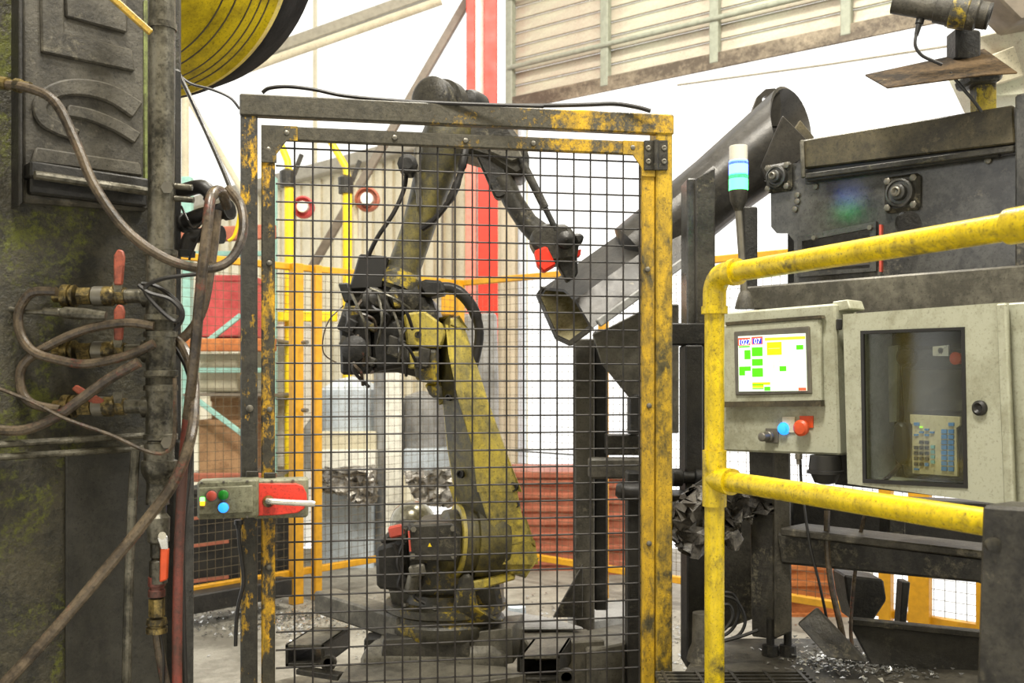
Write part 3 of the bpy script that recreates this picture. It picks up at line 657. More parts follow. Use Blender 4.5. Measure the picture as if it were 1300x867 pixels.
def bolt(par, p, r=.0085):
    b = MB(); b.lathe(p, GP.N, [(-.003, r), (.002, r), (.005, r*.8), (.007, r*.3)], 10); return b.build('bolt', M['steel'], par)
for u in (364, 501, 591, 677, 803): bolt(e, GP.at(u, zi-.02, .015))
for u, v in ((341, 190), (342, 334), (342, 520), (341, 720), (822, 342), (824, 515), (824, 690)): bolt(e, GP(u, v, .013))
# mesh wires, each its own part
A = GP.at(350, 0); B = GP.at(816, 0); L = (B-A).length; s0 = (GP.at(374, 0)-A).length
zlo, zhi = .12, zi1+.01
b = MB(); H = zhi-zlo; b.tube([A+GP.D*s0+Zax*zlo, A+GP.D*s0+Zax*zhi], .0028, 6); proto = b.build('wire', M['wire'], e)
k = 1
while s0+k*.0508 < L-.004:
    q = A+GP.D*(s0+k*.0508); copy_part(proto, Vector((q.x, q.y, (zlo+zhi)/2)), e); k += 1
mid = (A+B)/2; b = MB(); z = zt(350, 187); a2, b2 = A.copy(), B.copy(); a2.z = z; b2.z = z
off = -GP.N*.0055
b.tube([a2+off, b2+off], .0028, 6); proto = b.build('wire', M['wire'], e); k = 1
while z-k*.0508 > zlo:
    copy_part(proto, Vector((mid.x, mid.y, z-k*.0508))+off, e); k += 1
# hinge
door_e = e; e = bpy.data.objects.new('hinge', None); COL.objects.link(e); put(e, GP(833, 216), door_e)
part(e, 'leaf', M['dark'], lambda b: b.rect(GP, 818, 178, 832, 216, .024, .008), .002)
part(e, 'leaf', M['dark'], lambda b: b.rect(GP, 834, 178, 848, 216, .028, .008), .002)
part(e, 'knuckle', M['dark'], lambda b: b.cyl(GP(833, 178, .03), GP(833, 216, .03), .008, 12))
for u, o in ((823, .024), (843, .028)):
    for v in (188, 205):
        b = MB(); b.lathe(GP(u, v, o), GP.N, [(-.001, .009), (.003, .008), (.004, .005), (.002, .003)], 10); b.build('screw', M['steel'], e)
# cables on the gate
hose('black cable lying along the left half of the gate top', [(333, 118), (342, 112), (366, 110), (400, 114), (440, 122), (520, 129), (620, 133), (690, 135)], .0055, M['hose_black'], 'cable', Y=4.1, n=6)
hose('black cable bowed over the right half of the gate top', [(620, 134), (700, 134), (745, 133), (780, 132), (808, 136), (826, 141)], .0065, M['hose_black'], 'cable', Y=4.22, n=6)
# push button box
BX = GP
e = thing('control_box', 'grey push button box with three round buttons on the gate post', 'control box', GP(290, 655, .1))
part(e, 'body', M['grey_dirty'], lambda b: b.plate(GP, [(250, 611), (328, 608), (328, 657), (250, 660)], .1, .075), .006)
part(e, 'face_plate', M['grey_dirty'], lambda b: b.plate(GP, [(252, 619), (321, 616), (321, 651), (252, 654)], .106, .008), .003)
part(e, 'mount_tab', M['dark'], lambda b: b.rect(GP, 312, 598, 328, 610, .04, .01), .002)
part(e, 'mount_tab', M['dark'], lambda b: b.rect(GP, 335, 600, 350, 612, .04, .01), .002)
def button(u, v, r, mat, nm, ring=True):
    q = GP(u, v, .106)
    bb = MB(); bb.lathe(q, GP.N, [(-.002, r*1.25), (.004, r*1.25), (.005, r*1.02), (.003, r)], 20); o = bb.build('button_ring', M['steel'], e)
    bb = MB(); bb.lathe(q, GP.N, [(0, r), (.011, r), (.014, r*.7), (.015, .001)], 20); tag(bb.build('button', mat, o), nm)
M['btn_green'] = plain('green push button', (30, 140, 40), .3); M['btn_red'] = plain('worn red push button', (196, 82, 66), .4)
M['btn_blue'] = emit('lit blue button', (40, 140, 255), 1.6)
button(269, 629, .0135, M['btn_red'], 'red round button'); button(284, 628, .0135, M['btn_green'], 'green round button'); button(284, 644, .0135, M['btn_blue'], 'lit blue round button')
for v, c, n in ((634, emit('green status lamp', (120, 255, 120), 3), 'lit green status lamp'), (639, emit('amber status lamp', (255, 190, 30), 2), 'lit amber status lamp')):
    b = MB(); b.box(GP(257, v, .108), .012, .006, .012); tag(b.build('status_lamp', c, e, .001), n)
for u, v in ((256, 613), (284, 612), (314, 611), (284, 657), (314, 656), (298, 646)):
    b = MB(); b.lathe(GP(u, v, .1), GP.N, [(0, .004), (.003, .003)], 8); b.build('screw', M['steel'], e)
# interlock with handle
e = thing('gate_interlock', 'red interlock plate with chrome handle on the mesh door', 'lock', GP(358, 656, .07))
part(e, 'backing_box', M['grey_dirty'], lambda b: b.plate(GP, [(321, 609), (391, 607), (391, 657), (321, 659)], .07, .055), .006)
part(e, 'red_plate', grime('chipped red plate', (222, 62, 46), (170, 50, 40), .35, 14, .4, 0, .05, 60, stain=(110, 84, 60), st_amt=.7), lambda b: b.plate(GP, [(321, 619), (326, 614), (376, 614), (384, 617), (389, 626), (390, 636), (386, 646), (378, 651), (352, 654), (324, 655), (321, 648)], .08, .012), .002)
part(e, 'spindle', M['brass'], lambda b: b.lathe(GP(341, 636, .08), GP.N, [(0, .016), (.012, .016), (.02, .012), (.045, .011)], 16))
part(e, 'handle', M['chrome'], lambda b: b.tube(spline([GP(339, 636, .12), GP(346, 636.5, .125), (GP(370, 638, .125)), GP(392, 639, .125), GP(399, 639.5, .122)], 4), .0085, 12))
part(e, 'scribe_slot', M['steel'], lambda b: b.rect(GP, 327, 623, 328, 642, .082, .003))
for u, v in ((345, 611), (372, 610), (358, 655.5), (384, 654)):
    b = MB(); b.lathe(GP(u, v, .07), GP.N, [(0, .004), (.003, .003)], 8); b.build('screw', M['steel'], e)
e = hose('grey cable dropping from the push button box', [(303, 668), (304, 690), (307, 712), (309, 740), (303, 766), (300, 790), (299, 820)], .0055, M['hose_black'], 'cable', Y=3.94, n=8)
part(e, 'gland', M['black'], lambda b: b.lathe(P(303, 660, 3.94), (0, 0, -1), [(0, .012), (.012, .013), (.014, .009), (.024, .008)], 12))
# ================================================================== ROBOT
RY = 5.1; RR = RY*K
R = thing('industrial_robot', 'greasy yellow six axis robot arm inside the mesh cell', 'robot', (P(560, 482, RY).x, RR, 0))
def quad_sec(v, uL, uM, uR, yL, yM, yR, yB=None):
    yB = yB or max(yL, yR)+.12
    return [P(uL, v, yL), P(uM, v, yM), P(uR, v, yR), P((uL+uR)/2, v, yB)]
# pedestal and turntable
zB = P(560, 800, RY).z
def ped(b):
    c = P(556, 800, RY)
    q = lambda hx, hy, z: [Vector((c.x-hx, RR-hy, z)), Vector((c.x+hx, RR-hy, z)), Vector((c.x+hx, RR+hy, z)), Vector((c.x-hx, RR+hy, z))]
    b.loft([q(.27, .28, 0), q(.27, .28, .06), q(.26, .24, .1), q(.24, .19, zB-.14), q(.25, .19, zB-.1), q(.25, .19, zB-.04), q(.2, .16, zB)])
part(R, 'pedestal', M['plate'], ped, .012)
part(R, 'base_block', M['plate'], lambda b: b.prism([P(596, 803, 4.86), P(650, 797, 4.86), P(652, 842, 4.86), P(598, 850, 4.86)], Vector((.04, .2, 0))), .003)
part(R, 'base_block', M['dark'], lambda b: b.prism([P(486, 812, 4.84), P(596, 806, 4.84), P(600, 950, 4.8), P(470, 950, 4.8)], Vector((0, .2, 0))), .003)
part(R, 'base_block', M['darker'], lambda b: b.prism([P(462, 812, 4.95), P(486, 810, 4.95), P(480, 850, 4.95), P(462, 852, 4.95)], Vector((0, .1, 0))), .003)
part(R, 'base_flange', M['plate'], lambda b: b.prism([P(440, 846, 4.85), P(520, 838, 4.85), P(640, 846, 4.8), P(668, 856, 4.6), P(560, 874, 4.4), P(430, 862, 4.6)], Vector((0, 0, -.03))), .003)
tt = part(R, 'turntable', M['robot_dark'], lambda b: b.lathe(P(566, 800, RY), (0, 0, 1), [(0, .18), (0, .2), (.02, .21), (.05, .21), (.06, .2), (.075, .2), (.085, .215), (.11, .215), (.12, .17), (.15, .16)], 40))
for k in range(10):
    a = 2*math.pi*k/10+.2; q = P(566, 800, RY)+Vector((.19*math.cos(a), .19*math.sin(a), .118)); b = MB(); b.cyl(q, q+Zax*.012, .011, 6); b.build('bolt', M['steel'], tt)
part(R, 'fork_beam', M['plate'], lambda b: b.beam(P(412, 762, 5.55), P(520, 796, 4.95), .1, .085), .008)
# shoulder
part(R, 'shoulder_casting', M['robot_dark'], lambda b: b.loft([[P(500, 775, 4.95), P(640, 775, 4.95), P(640, 775, 5.3), P(500, 775, 5.3)], [P(490, 735, 4.95), P(632, 735, 4.95), P(640, 735, 5.3), P(490, 735, 5.3)], [P(512, 664, 4.98), P(600, 664, 4.98), P(600, 664, 5.3), P(512, 664, 5.3)]]), .02)
mb = part(R, 'motor_box', M['dark'], lambda b: b.prism([P(517, 672, 4.72), P(524, 667, 4.72), P(574, 664, 4.72), P(583, 672, 4.72), P(584, 704, 4.72), P(578, 713, 4.72), P(520, 713, 4.72)], Vector((.02, .26, .0))), .006)
part(mb, 'cover_edge', M['btn_red'], lambda b: b.beam(P(519, 674, 4.71), P(521, 700, 4.71), .006, .006))
for u, v in ((525, 672), (575, 671), (524, 706), (576, 706)):
    b = MB(); b.cyl(P(u, v, 4.725), P(u, v, 4.7), .010, 6); b.build('bolt', M['steel'], mb)
part(mb, 'warning_mark', M['pole_yel'], lambda b: b.prism([P(543, 694, 4.718), P(548, 694, 4.718), P(545.5, 689, 4.718)], Vector((0, .004, 0))))
part(R, 'motor_block', M['darker'], lambda b: (b.prism([P(476, 696, 4.85), P(516, 684, 4.85), P(518, 752, 4.85), P(478, 748, 4.85)], Vector((0, .2, 0))),), .012)
part(R, 'motor_block', M['dark'], lambda b: b.prism([P(480, 690, 4.9), P(500, 668, 4.9), P(520, 668, 4.9), P(518, 690, 4.9)], Vector((0, .25, 0))), .01)
part(R, 'connector', M['btn_red'], lambda b: b.beam(P(494, 676, 4.84), P(512, 672, 4.84), .03, .04), .006)
part(R, 'connector', M['plate'], lambda b: b.beam(P(520, 726, 4.74), P(540, 722, 4.74), .03, .04), .006)
part(R, 'connector', M['plate'], lambda b: b.lathe(P(522, 752, 4.8), (.2, -.3, 1), [(0, .015), (.01, .025), (.06, .022), (.08, .01)], 10))
part(R, 'motor_cap', grime('shiny oily dome', (150, 146, 130), (96, 92, 70), .4, 8, .2, .6, .1, 40), lambda b: b.lathe(P(524, 668, 5.25), (0, 0, 1), [(0, .085), (.03, .083), (.06, .07), (.08, .05), (.092, .02), (.095, .002)], 28))
for pts in ([(500, 690), (510, 720), (506, 745), (520, 752)], [(512, 690), (505, 715), (516, 738), (530, 745)], [(540, 716), (536, 740), (526, 756), (540, 766)]):
    part(R, 'cable', M['hose_black'], lambda b: b.tube(spline([P(u, v, 4.79) for u, v in pts], 5), .007, 6))
part(R, 'bracket_arm', M['robot_dark'], lambda b: b.loft([[P(584, 730, 4.8), P(600, 728, 4.8), P(600, 728, 5), P(584, 730, 5)], [P(574, 775, 4.8), P(606, 770, 4.8), P(606, 770, 5), P(574, 775, 5)], [P(560, 798, 4.85), P(640, 790, 4.85), P(640, 790, 5.1), P(560, 798, 5.1)]]), .012)
part(R, 'lower_plate', M['robot_yel'], lambda b: b.prism([P(594, 740, 4.82), P(650, 726, 4.9), P(655, 736, 4.9), P(600, 752, 4.82)], Vector((0, .2, 0))), .006)
# J2 drum
d = P(664, 690, 5.06)-P(556, 686, 4.92); p0 = P(556, 686, 4.92)
part(R, 'shoulder_drum', M['robot_olive'], lambda b: b.lathe(p0, d, [(0, .05), (.01, .08), (.02, .105), (.04, .11), (.042, .102), (.055, .102), (.057, .122), (.1, .126), (.102, .116), (.115, .116), (.117, .132), (.2, .134), (.23, .12)], 40))
part(R, 'drum_ring', M['robot_yel'], lambda b: b.lathe(p0, d, [(.056, .1235), (.058, .127), (.07, .128), (.072, .1235)], 40))
# lower arm
secs = [quad_sec(404, 558, 570, 584, 5.12, 5.0, 5.08), quad_sec(416, 556, 569, 591, 5.12, 4.98, 5.08), quad_sec(450, 556, 573, 603, 5.1, 4.96, 5.06), quad_sec(510, 560, 586, 622, 5.06, 4.92, 5.02),
        quad_sec(570, 566, 597, 644, 5.02, 4.88, 4.98), quad_sec(620, 574, 609, 658, 5.0, 4.85, 4.95), quad_sec(660, 588, 622, 666, 4.98, 4.84, 4.94), quad_sec(690, 604, 634, 676, 4.96, 4.84, 4.94), quad_sec(712, 622, 640, 679, 4.96, 4.85, 4.94), quad_sec(730, 640, 650, 668, 4.97, 4.88, 4.94)]
b = MB(); n = 4
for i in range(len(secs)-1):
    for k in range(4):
        b.m = 1 if k == 0 else 0  # shade of the left face put into the colour, olive beside lit yellow
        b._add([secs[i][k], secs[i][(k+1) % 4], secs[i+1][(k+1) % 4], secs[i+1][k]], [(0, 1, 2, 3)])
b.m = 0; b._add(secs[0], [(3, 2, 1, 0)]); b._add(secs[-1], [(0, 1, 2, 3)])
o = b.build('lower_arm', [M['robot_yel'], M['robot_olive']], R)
bm = bmesh.new(); bm.from_mesh(o.data); bmesh.ops.remove_doubles(bm, verts=bm.verts[:], dist=.0005)
ed = [q for q in bm.edges if len(q.link_faces) == 2 and q.calc_face_angle(0) > .5]
bmesh.ops.bevel(bm, geom=ed, offset=.012, segments=2, affect='EDGES', profile=.5); bmesh.ops.recalc_face_normals(bm, faces=bm.faces[:]); bm.to_mesh(o.data); bm.free()
o.data.polygons.foreach_set('use_smooth', [True]*len(o.data.polygons)); o.data.set_sharp_from_angle(angle=.5)
LA = o
for u, v, Y, r in ((571, 505, 4.985, .012), (586, 602, 4.925, .014), (560, 425, 5.04, .010), (653, 618, 4.94, .016), (656, 640, 4.94, .014)):
    b = MB(); b.lathe(P(u, v, Y+.01), Vector((-.5, -1, .1)), [(0, r), (.014, r), (.014, r*.75), (.004, r*.7), (.004, .001)], 14); b.build('bolt_boss', M['darker'], LA)
# elbow (J3)
part(R, 'elbow_plate', M['robot_yel'], lambda b: b.prism([P(512, 398, 4.92), P(538, 394, 4.92), P(560, 410, 4.94), P(566, 424, 4.95), P(560, 442, 4.95), P(516, 440, 4.92)], Vector((0, .2, 0))), .008)
b = MB(); b.lathe(P(531, 425, 4.925), (0, -1, 0), [(0, .012), (.006, .012), (.006, .009), (-.01, .009), (-.01, .001)], 14); b.build('bore', M['black'], R)
part(R, 'elbow_casting', M['dark'], lambda b: b.prism([P(432, 398, 4.98), P(446, 362, 4.98), P(470, 356, 4.98), P(545, 372, 4.98), P(556, 400, 4.98), P(556, 470, 4.98), P(534, 480, 4.98), P(500, 472, 4.98), P(436, 474, 4.98)], Vector((0, .3, 0))), .02)
part(R, 'wire_box', M['darker'], lambda b: b.prism([P(430, 402, 4.88), P(468, 394, 4.88), P(472, 474, 4.88), P(432, 476, 4.88)], Vector((0, .12, 0))), .01)
part(R, 'motor_block', M['darker'], lambda b: (b.lathe(P(452, 444, 4.9), (0, -1, .1), [(0, .045), (.04, .045), (.05, .03), (.055, .005)], 18),))
part(R, 'motor_block', M['darker'], lambda b: b.prism([P(470, 412, 4.9), P(510, 404, 4.9), P(512, 466, 4.9), P(474, 472, 4.9)], Vector((0, .12, 0))), .012)
part(R, 'motor_block', M['dark'], lambda b: b.lathe(P(470, 385, 4.95), (.5, -1, .2), [(0, .045), (.05, .045), (.06, .03), (.08, .03), (.09, .01)], 14))
part(R, 'motor_block', M['robot_dark'], lambda b: (b.prism([P(522, 442, 4.94), P(556, 444, 4.94), P(556, 488, 4.94), P(528, 484, 4.94)], Vector((0, .18, 0))), b.prism([P(538, 486, 4.98), P(560, 488, 4.98), P(562, 508, 4.98), P(546, 504, 4.98)], Vector((0, .15, 0)))), .01)
part(R, 'yellow_block', M['robot_yel'], lambda b: b.prism([P(520, 446, 4.92), P(534, 446, 4.92), P(532, 468, 4.92), P(518, 468, 4.92)], Vector((0, .05, 0))), .005)
part(R, 'black_cover', M['black'], lambda b: b.prism([P(456, 322, 4.95), P(492, 325, 4.95), P(486, 366, 4.95), P(442, 368, 4.95)], Vector((0, .16, 0))), .006)
part(R, 'gearbox', M['dark'], lambda b: b.lathe(P(505, 380, 5.12), Vector((.3, -1, 0)), [(0, .07), (.1, .07), (.11, .055), (.14, .055), (.15, .03), (.16, .01)], 20))
random.seed(21)
for k in range(9):
    u, v = random.uniform(440, 525), random.uniform(372, 470)
    part(R, 'cable', M['hose_black' if k % 3 else 'hose_grey'], lambda b: b.tube(spline([P(u, v-14, 4.87), P(u+random.uniform(-8, 8), v, 4.84), P(u+random.uniform(0, 14), v+10, 4.84), P(u+random.uniform(4, 22), v+26, 4.88)], 5), .006, 6))
random.seed(5)
for k in range(16):
    u, v = random.uniform(438, 540), random.uniform(366, 466); w, h = random.uniform(5, 13), random.uniform(5, 14); t = random.uniform(-.5, .5)
    def fn(b):
        c, s_ = math.cos(t), math.sin(t); q = [(-w, -h), (w, -h*.8), (w*.8, h), (-w*.9, h*.9)]
        b.prism([P(u+x*c-y*s_, v+x*s_+y*c, 4.86+.002*k) for x, y in q], Vector((0, random.uniform(.04, .09), 0)))
    part(R, 'connector', M[('dark', 'darker', 'dark', 'machine', 'robot_dark')[k % 5]], fn, .005)
for a, c in (((446, 372), (468, 452)), ((470, 366), (520, 392)), ((480, 372), (478, 440)), ((500, 396), (506, 460))):
    part(R, 'cable', M['pipe'], lambda b: b.tube(spline([P(a[0], a[1], 4.84), P((a[0]+c[0])/2+6, (a[1]+c[1])/2, 4.8), P(c[0], c[1], 4.84)], 6), .005, 6))
part(R, 'hose_clamp_block', M['darker'], lambda b: b.prism([P(530, 362, 4.95), P(536, 354, 4.95), P(562, 356, 4.95), P(566, 372, 4.95), P(540, 378, 4.95)], Vector((0, .12, 0))), .01)
part(R, 'elbow_hose', M['hose_black'], lambda b: b.tube(spline([P(548, 366, 4.98), P(574, 366, 5.0), P(594, 382, 5.02), P(606, 406, 5.04), P(608, 432, 5.06), P(600, 470, 5.08)], 6), [.019]*8+[.021]*10+[.017]*13, 12))
part(R, 'thin_cable', M['hose_grey'], lambda b: b.tube(spline([P(436, 388, 4.95), P(418, 406, 4.92), P(410, 430, 4.92), P(412, 450, 4.92), P(430, 462, 4.92)], 6), .0025, 6))
# forearm
def fsec(uL, vL, uR, vR, y):
    a, c = P(uL, vL, y+.03), P(uR, vR, y+.03); m = (a+c)/2; h = (c-a)*.5; q = Vector((0, 1, 0))*h.length*1.05
    return [m+h*math.cos(t)+q*math.sin(t) for t in [2*math.pi*k/16 for k in range(16)]]
part(R, 'forearm', M['robot_olive'], lambda b: b.loft([fsec(482, 362, 532, 378, 5.0), fsec(494, 330, 534, 344, 5.0), fsec(508, 292, 548, 304, 5.0), fsec(520, 246, 564, 258, 5.0), fsec(528, 208, 580, 220, 5.0), fsec(534, 172, 600, 186, 5.0), fsec(544, 148, 604, 156, 5.02)]))
part(R, 'forearm_collar', M['robot_dark'], lambda b: b.loft([fsec(482, 356, 534, 374, 4.98), fsec(488, 342, 536, 358, 4.98), fsec(492, 336, 534, 352, 5.0)]))
part(R, 'grease_lump', M['plate'], lambda b: b.tube(spline([P(533, 262, 4.92), P(530, 230, 4.92), P(529, 205, 4.92), P(530, 186, 4.94)], 4), [.008, .012, .009, .013, .01, .012, .008, .013, .01, .012, .01, .012, .006], 8))
part(R, 'clamp_block', M['darker'], lambda b: b.lathe(P(520, 214, 4.98), (0, -1, 0), [(0, .035), (.08, .035), (.09, .02)], 10))
part(R, 'cable', M['hose_black'], lambda b: b.tube(spline([P(468, 324, 4.95), P(480, 300, 4.93), P(500, 270, 4.93), P(513, 240, 4.94), P(516, 218, 4.95)], 5), .008, 8))
part(R, 'dress_hose', M['hose_black'], lambda b: b.tube(spline([P(536, 290, 4.93), P(552, 278, 4.9), P(572, 252, 4.88), P(584, 222, 4.88), P(588, 205, 4.88), P(592, 180, 4.9)], 5), [.012]*5+[.010]*5+[.014]*4+[.011]*4+[.015]*8, 10))
# top joint
part(R, 'wrist_drum', M['dark'], lambda b: b.lathe(P(553, 128, 5.02), Vector((.55, 1, -.05)), [(-.05, .02), (-.048, .065), (-.04, .076), (.0, .078), (.002, .072), (.03, .072), (.032, .088), (.075, .09), (.077, .07), (.16, .07)], 30))
part(R, 'wrist_drum', M['darker'], lambda b: b.lathe(P(596, 130, 5.1), Vector((.55, 1, -.05)), [(-.03, .02), (-.02, .04), (.0, .048), (.06, .05), (.08, .03)], 24))
part(R, 'wrist_body', M['dark'], lambda b: b.prism([P(542, 150, 4.98), P(560, 132, 4.98), P(606, 128, 4.98), P(620, 134, 4.98), P(650, 160, 4.98), P(672, 190, 4.98), P(672, 218, 4.98), P(655, 226, 4.98), P(616, 202, 4.98), P(590, 194, 4.98), P(560, 190, 4.98), P(540, 176, 4.98)], Vector((0, .2, 0))), .02)
part(R, 'wrist_cover', M['plate'], lambda b: b.prism([P(614, 176, 4.96), P(656, 180, 4.96), P(664, 200, 4.96), P(650, 206, 4.96), P(622, 194, 4.96)], Vector((0, .05, 0))), .006)
part(R, 'wrist_bracket', M['darker'], lambda b: b.prism([P(604, 196, 5.0), P(640, 200, 5.0), P(646, 246, 5.0), P(634, 252, 5.0), P(628, 250, 5.0)], Vector((0, .06, 0))), .006)
# gripper arm
def bar(u0, v0, u1, v1, r, Y): return lambda b: b.tube([P(u0, v0, Y), P(u1, v1, Y)], r, 14)
part(R, 'gripper_arm', M['dark'], lambda b: b.loft([fsec(624, 232, 650, 218, 5.02), fsec(640, 262, 662, 248, 5.02), fsec(658, 290, 680, 274, 5.02), fsec(674, 308, 702, 290, 5.02)]))
part(R, 'cylinder_rod', M['darker'], bar(660, 200, 706, 292, .010, 4.96))
part(R, 'cylinder_sleeve', M['dark'], bar(664, 208, 692, 264, .0145, 4.96))
part(R, 'gripper_head', M['dark'], lambda b: b.prism([P(672, 296, 4.95), P(690, 282, 4.95), P(704, 284, 4.95), P(722, 284, 4.95), P(732, 300, 4.95), P(736, 318, 4.95), P(730, 330, 4.95), P(700, 334, 4.95), P(674, 312, 4.95)], Vector((0, .16, 0))), .014)
part(R, 'gripper_pivot', M['darker'], lambda b: b.lathe(P(718, 306, 4.95), (0, -1, 0), [(0, .03), (.04, .03), (.05, .018), (.06, .005)], 16))
part(R, 'gripper_knuckle', M['darker'], lambda b: b.prism([P(726, 296, 4.92), P(740, 296, 4.92), P(742, 304, 4.92), P(734, 312, 4.92)], Vector((0, .08, 0))), .008)
part(R, 'claw', M['darker'], lambda b: b.prism([P(704, 318, 4.98), P(732, 312, 4.98), P(734, 348, 4.98), P(720, 358, 4.98), P(712, 344, 4.98), P(706, 334, 4.98)], Vector((0, .07, 0))), .006)
part(R, 'orange_guard', M['red_col'], lambda b: b.prism([P(678, 318, 4.93), P(694, 312, 4.93), P(706, 336, 4.93), P(690, 345, 4.93), P(682, 336, 4.93)], Vector((0, .08, 0))), .006)
part(R, 'orange_guard', M['red_col'], lambda b: b.prism([P(731, 318, 4.99), P(738, 316, 4.99), P(737, 324, 4.99), P(732, 326, 4.99)], Vector((0, .06, 0))), .002)
# ------------------------------------------------------------------ floor plates around the robot
def plateobj(name, label, cat, pts, ztop, h, mat):
    b = MB(); W = []
    for u, v in pts:
        Y = (CH-ztop)*FV/(v-HV); W.append(P(u, v, Y))
    b.prism(W, Vector((0, 0, -h))); return tag(b.build(name, mat, None, .006), label, cat)
plateobj('base_plate', 'wide dusty steel base plate under the robot', 'plate', [(330, 868), (505, 830), (690, 834), (790, 866), (800, 930), (330, 930)], .025, .024, M['plate'])
plateobj('steel_block', 'low steel block right of the robot base', 'block', [(656, 798), (745, 798), (768, 812), (670, 818)], .42, .41, M['plate'])
plateobj('steel_sheet', 'bright thin steel sheet behind the robot base', 'sheet', [(596, 788), (642, 774), (700, 784), (742, 796), (640, 797)], .44, .012, M['grey_steel'])
plateobj('steel_block', 'long steel beam lying along the right door stile', 'block', [(735, 802), (794, 790), (794, 816), (745, 826)], .40, .39, M['plate'])
plateobj('steel_beam', 'pale steel beam lying behind the chute post', 'beam', [(720, 774), (840, 752), (850, 772), (740, 790)], .3, .29, M['grey_steel'])
def bracket_tube(label, u, v, Y, w, h, dp):
    e = thing('square_tube_bracket', label, 'bracket', P(u+20, v+34, Y)); A = P(u, v, Y); w3 = Vector((w, 0, 0)); dv = Vector((.05, dp, 0)); z = Vector((0, 0, h)); t = .012
    part(e, 'top_wall', M['plate'], lambda b: b.prism([A, A+w3, A+w3+dv, A+dv], Vector((0, 0, -t))), .002)
    part(e, 'bottom_wall', M['dark'], lambda b: b.prism([A-z, A-z+w3, A-z+w3+dv, A-z+dv], Vector((0, 0, t))), .002)
    part(e, 'side_wall', M['dark'], lambda b: b.prism([A+w3, A+w3+dv, A+w3+dv-z, A+w3-z], Vector((-t, 0, 0))), .002)
    part(e, 'side_wall', M['darker'], lambda b: b.prism([A, A+dv, A+dv-z, A-z], Vector((t, 0, 0))), .002)
    part(e, 'ring', M['dark'], lambda b: b.lathe(A+w3-z*.75+Vector((.02, -.01, 0)), (0, -1, 0), [(0, .028), (.02, .028), (.02, .018), (0, .016)], 16))
    part(e, 'foot', M['dark'], lambda b: b.beam(A-z+Vector((.05, 0, -.012)), A-z+Vector((w*1.5, -.05, -.02)), .05, .02), .003)
bracket_tube('open square tube bracket on the floor left of the robot', 362, 818, 5.1, .14, .08, .25)
bracket_tube('open square tube bracket on the floor right of the robot', 660, 832, 4.62, .13, .085, .22)
b = MB(); b.lathe(P(656, 770, 6.4), (0, 0, -1), [(0, .03), (0, .04), (.02, .042), (.1, .042), (.11, .036)], 20); tag(b.build('plastic_cup', M['pale_blue']), 'small pale blue pot behind the robot base', 'pot')
# glittering chips
def chips(label, cx, cy, sx, sy, n, z=0, seed=1, s=.011):
    random.seed(seed); b = MB()
    for _ in range(n):
        x, y = random.gauss(cx, sx), random.gauss(cy*K, sy*K); a = random.uniform(0, 6.28); r = s*random.uniform(.4, 1.3)
        q = [Vector((x+r*math.cos(a+k*2.1), y+r*math.sin(a+k*2.1), z+random.uniform(.001, r*1.2))) for k in range(3)]
        b._add(q+[Vector((x, y, z+random.uniform(.002, r)))], [(0, 1, 2), (0, 1, 3)])
    o = b.build('metal_chips', M['chips']); tag(o, label, 'metal chips', kind='stuff')
chips('metal chips on the floor along the left fence', -1.2, 7.9, .35, .3, 1500, 0, 2)
chips('metal chips spread between the steel blocks', .15, 5.3, .25, .35, 1600, .026, 3, .008)
chips('metal chips behind the robot near the fence', .3, 7.2, .5, .6, 1800, 0, 4)
# ================================================================== CHUTE
def arcsec(c, ax, up, r, a0, a1, t, n=14):
    X, Yv, d = ax.cross(up).normalized(), None, ax.normalized(); Yv = X.cross(d).normalized()
    o = [c+(X*math.cos(a)+Yv*math.sin(a))*r for a in [a0+(a1-a0)*k/n for k in range(n+1)]]
    i = [c+(X*math.cos(a)+Yv*math.sin(a))*(r-t) for a in [a1+(a0-a1)*k/n for k in range(n+1)]]
    return o+i
E = thing('discharge_chute', 'large dark steel chute sloping down towards the robot gripper', 'chute', P(860, 300, 5.35))
# lower spout: a flat sided mouth drawn out along the slope
ring0 = [(690, 365, 5.35), (683, 375, 5.37), (707, 429, 5.2), (724, 437, 5.12), (752, 416, 5.02), (731, 380, 5.1), (716, 367, 5.24)]
R0 = [P(*q) for q in ring0]; sl = P(850, 272, 5.35)-P(716, 367, 5.24); cc = sum(R0, Vector())/7
RI = [cc+(q-cc)*.88 for q in R0]
def spout(b):
    n = 7
    for f0, f1 in ((0, .5), (.5, 1)):
        for k in range(n):
            a, c = k, (k+1) % n
            b._add([R0[a]+sl*f0, R0[c]+sl*f0, R0[c]+sl*f1, R0[a]+sl*f1], [(0, 1, 2, 3)])
    for k in range(n):
        a, c = k, (k+1) % n; b._add([R0[a], R0[c], RI[c], RI[a]], [(3, 2, 1, 0)])
    b._add([q+sl for q in R0], [list(range(n))])
part(E, 'spout', M['chute'], spout)
part(E, 'spout_inside', M['chute_in'], lambda b: [b._add([RI[k], RI[(k+1) % 7], RI[(k+1) % 7]+sl*.6, RI[k]+sl*.6], [(0, 1, 2, 3)]) for k in range(7)])
part(E, 'mouth_lip', M['dark'], lambda b: [b.beam(R0[k], R0[(k+1) % 7], .012, .012) for k in (0, 1, 2, 3)])
part(E, 'spout_edge', M['grey_steel'], lambda b: b.beam(R0[4]+sl*.05, R0[4]+sl*.85, .02, .03), .004)
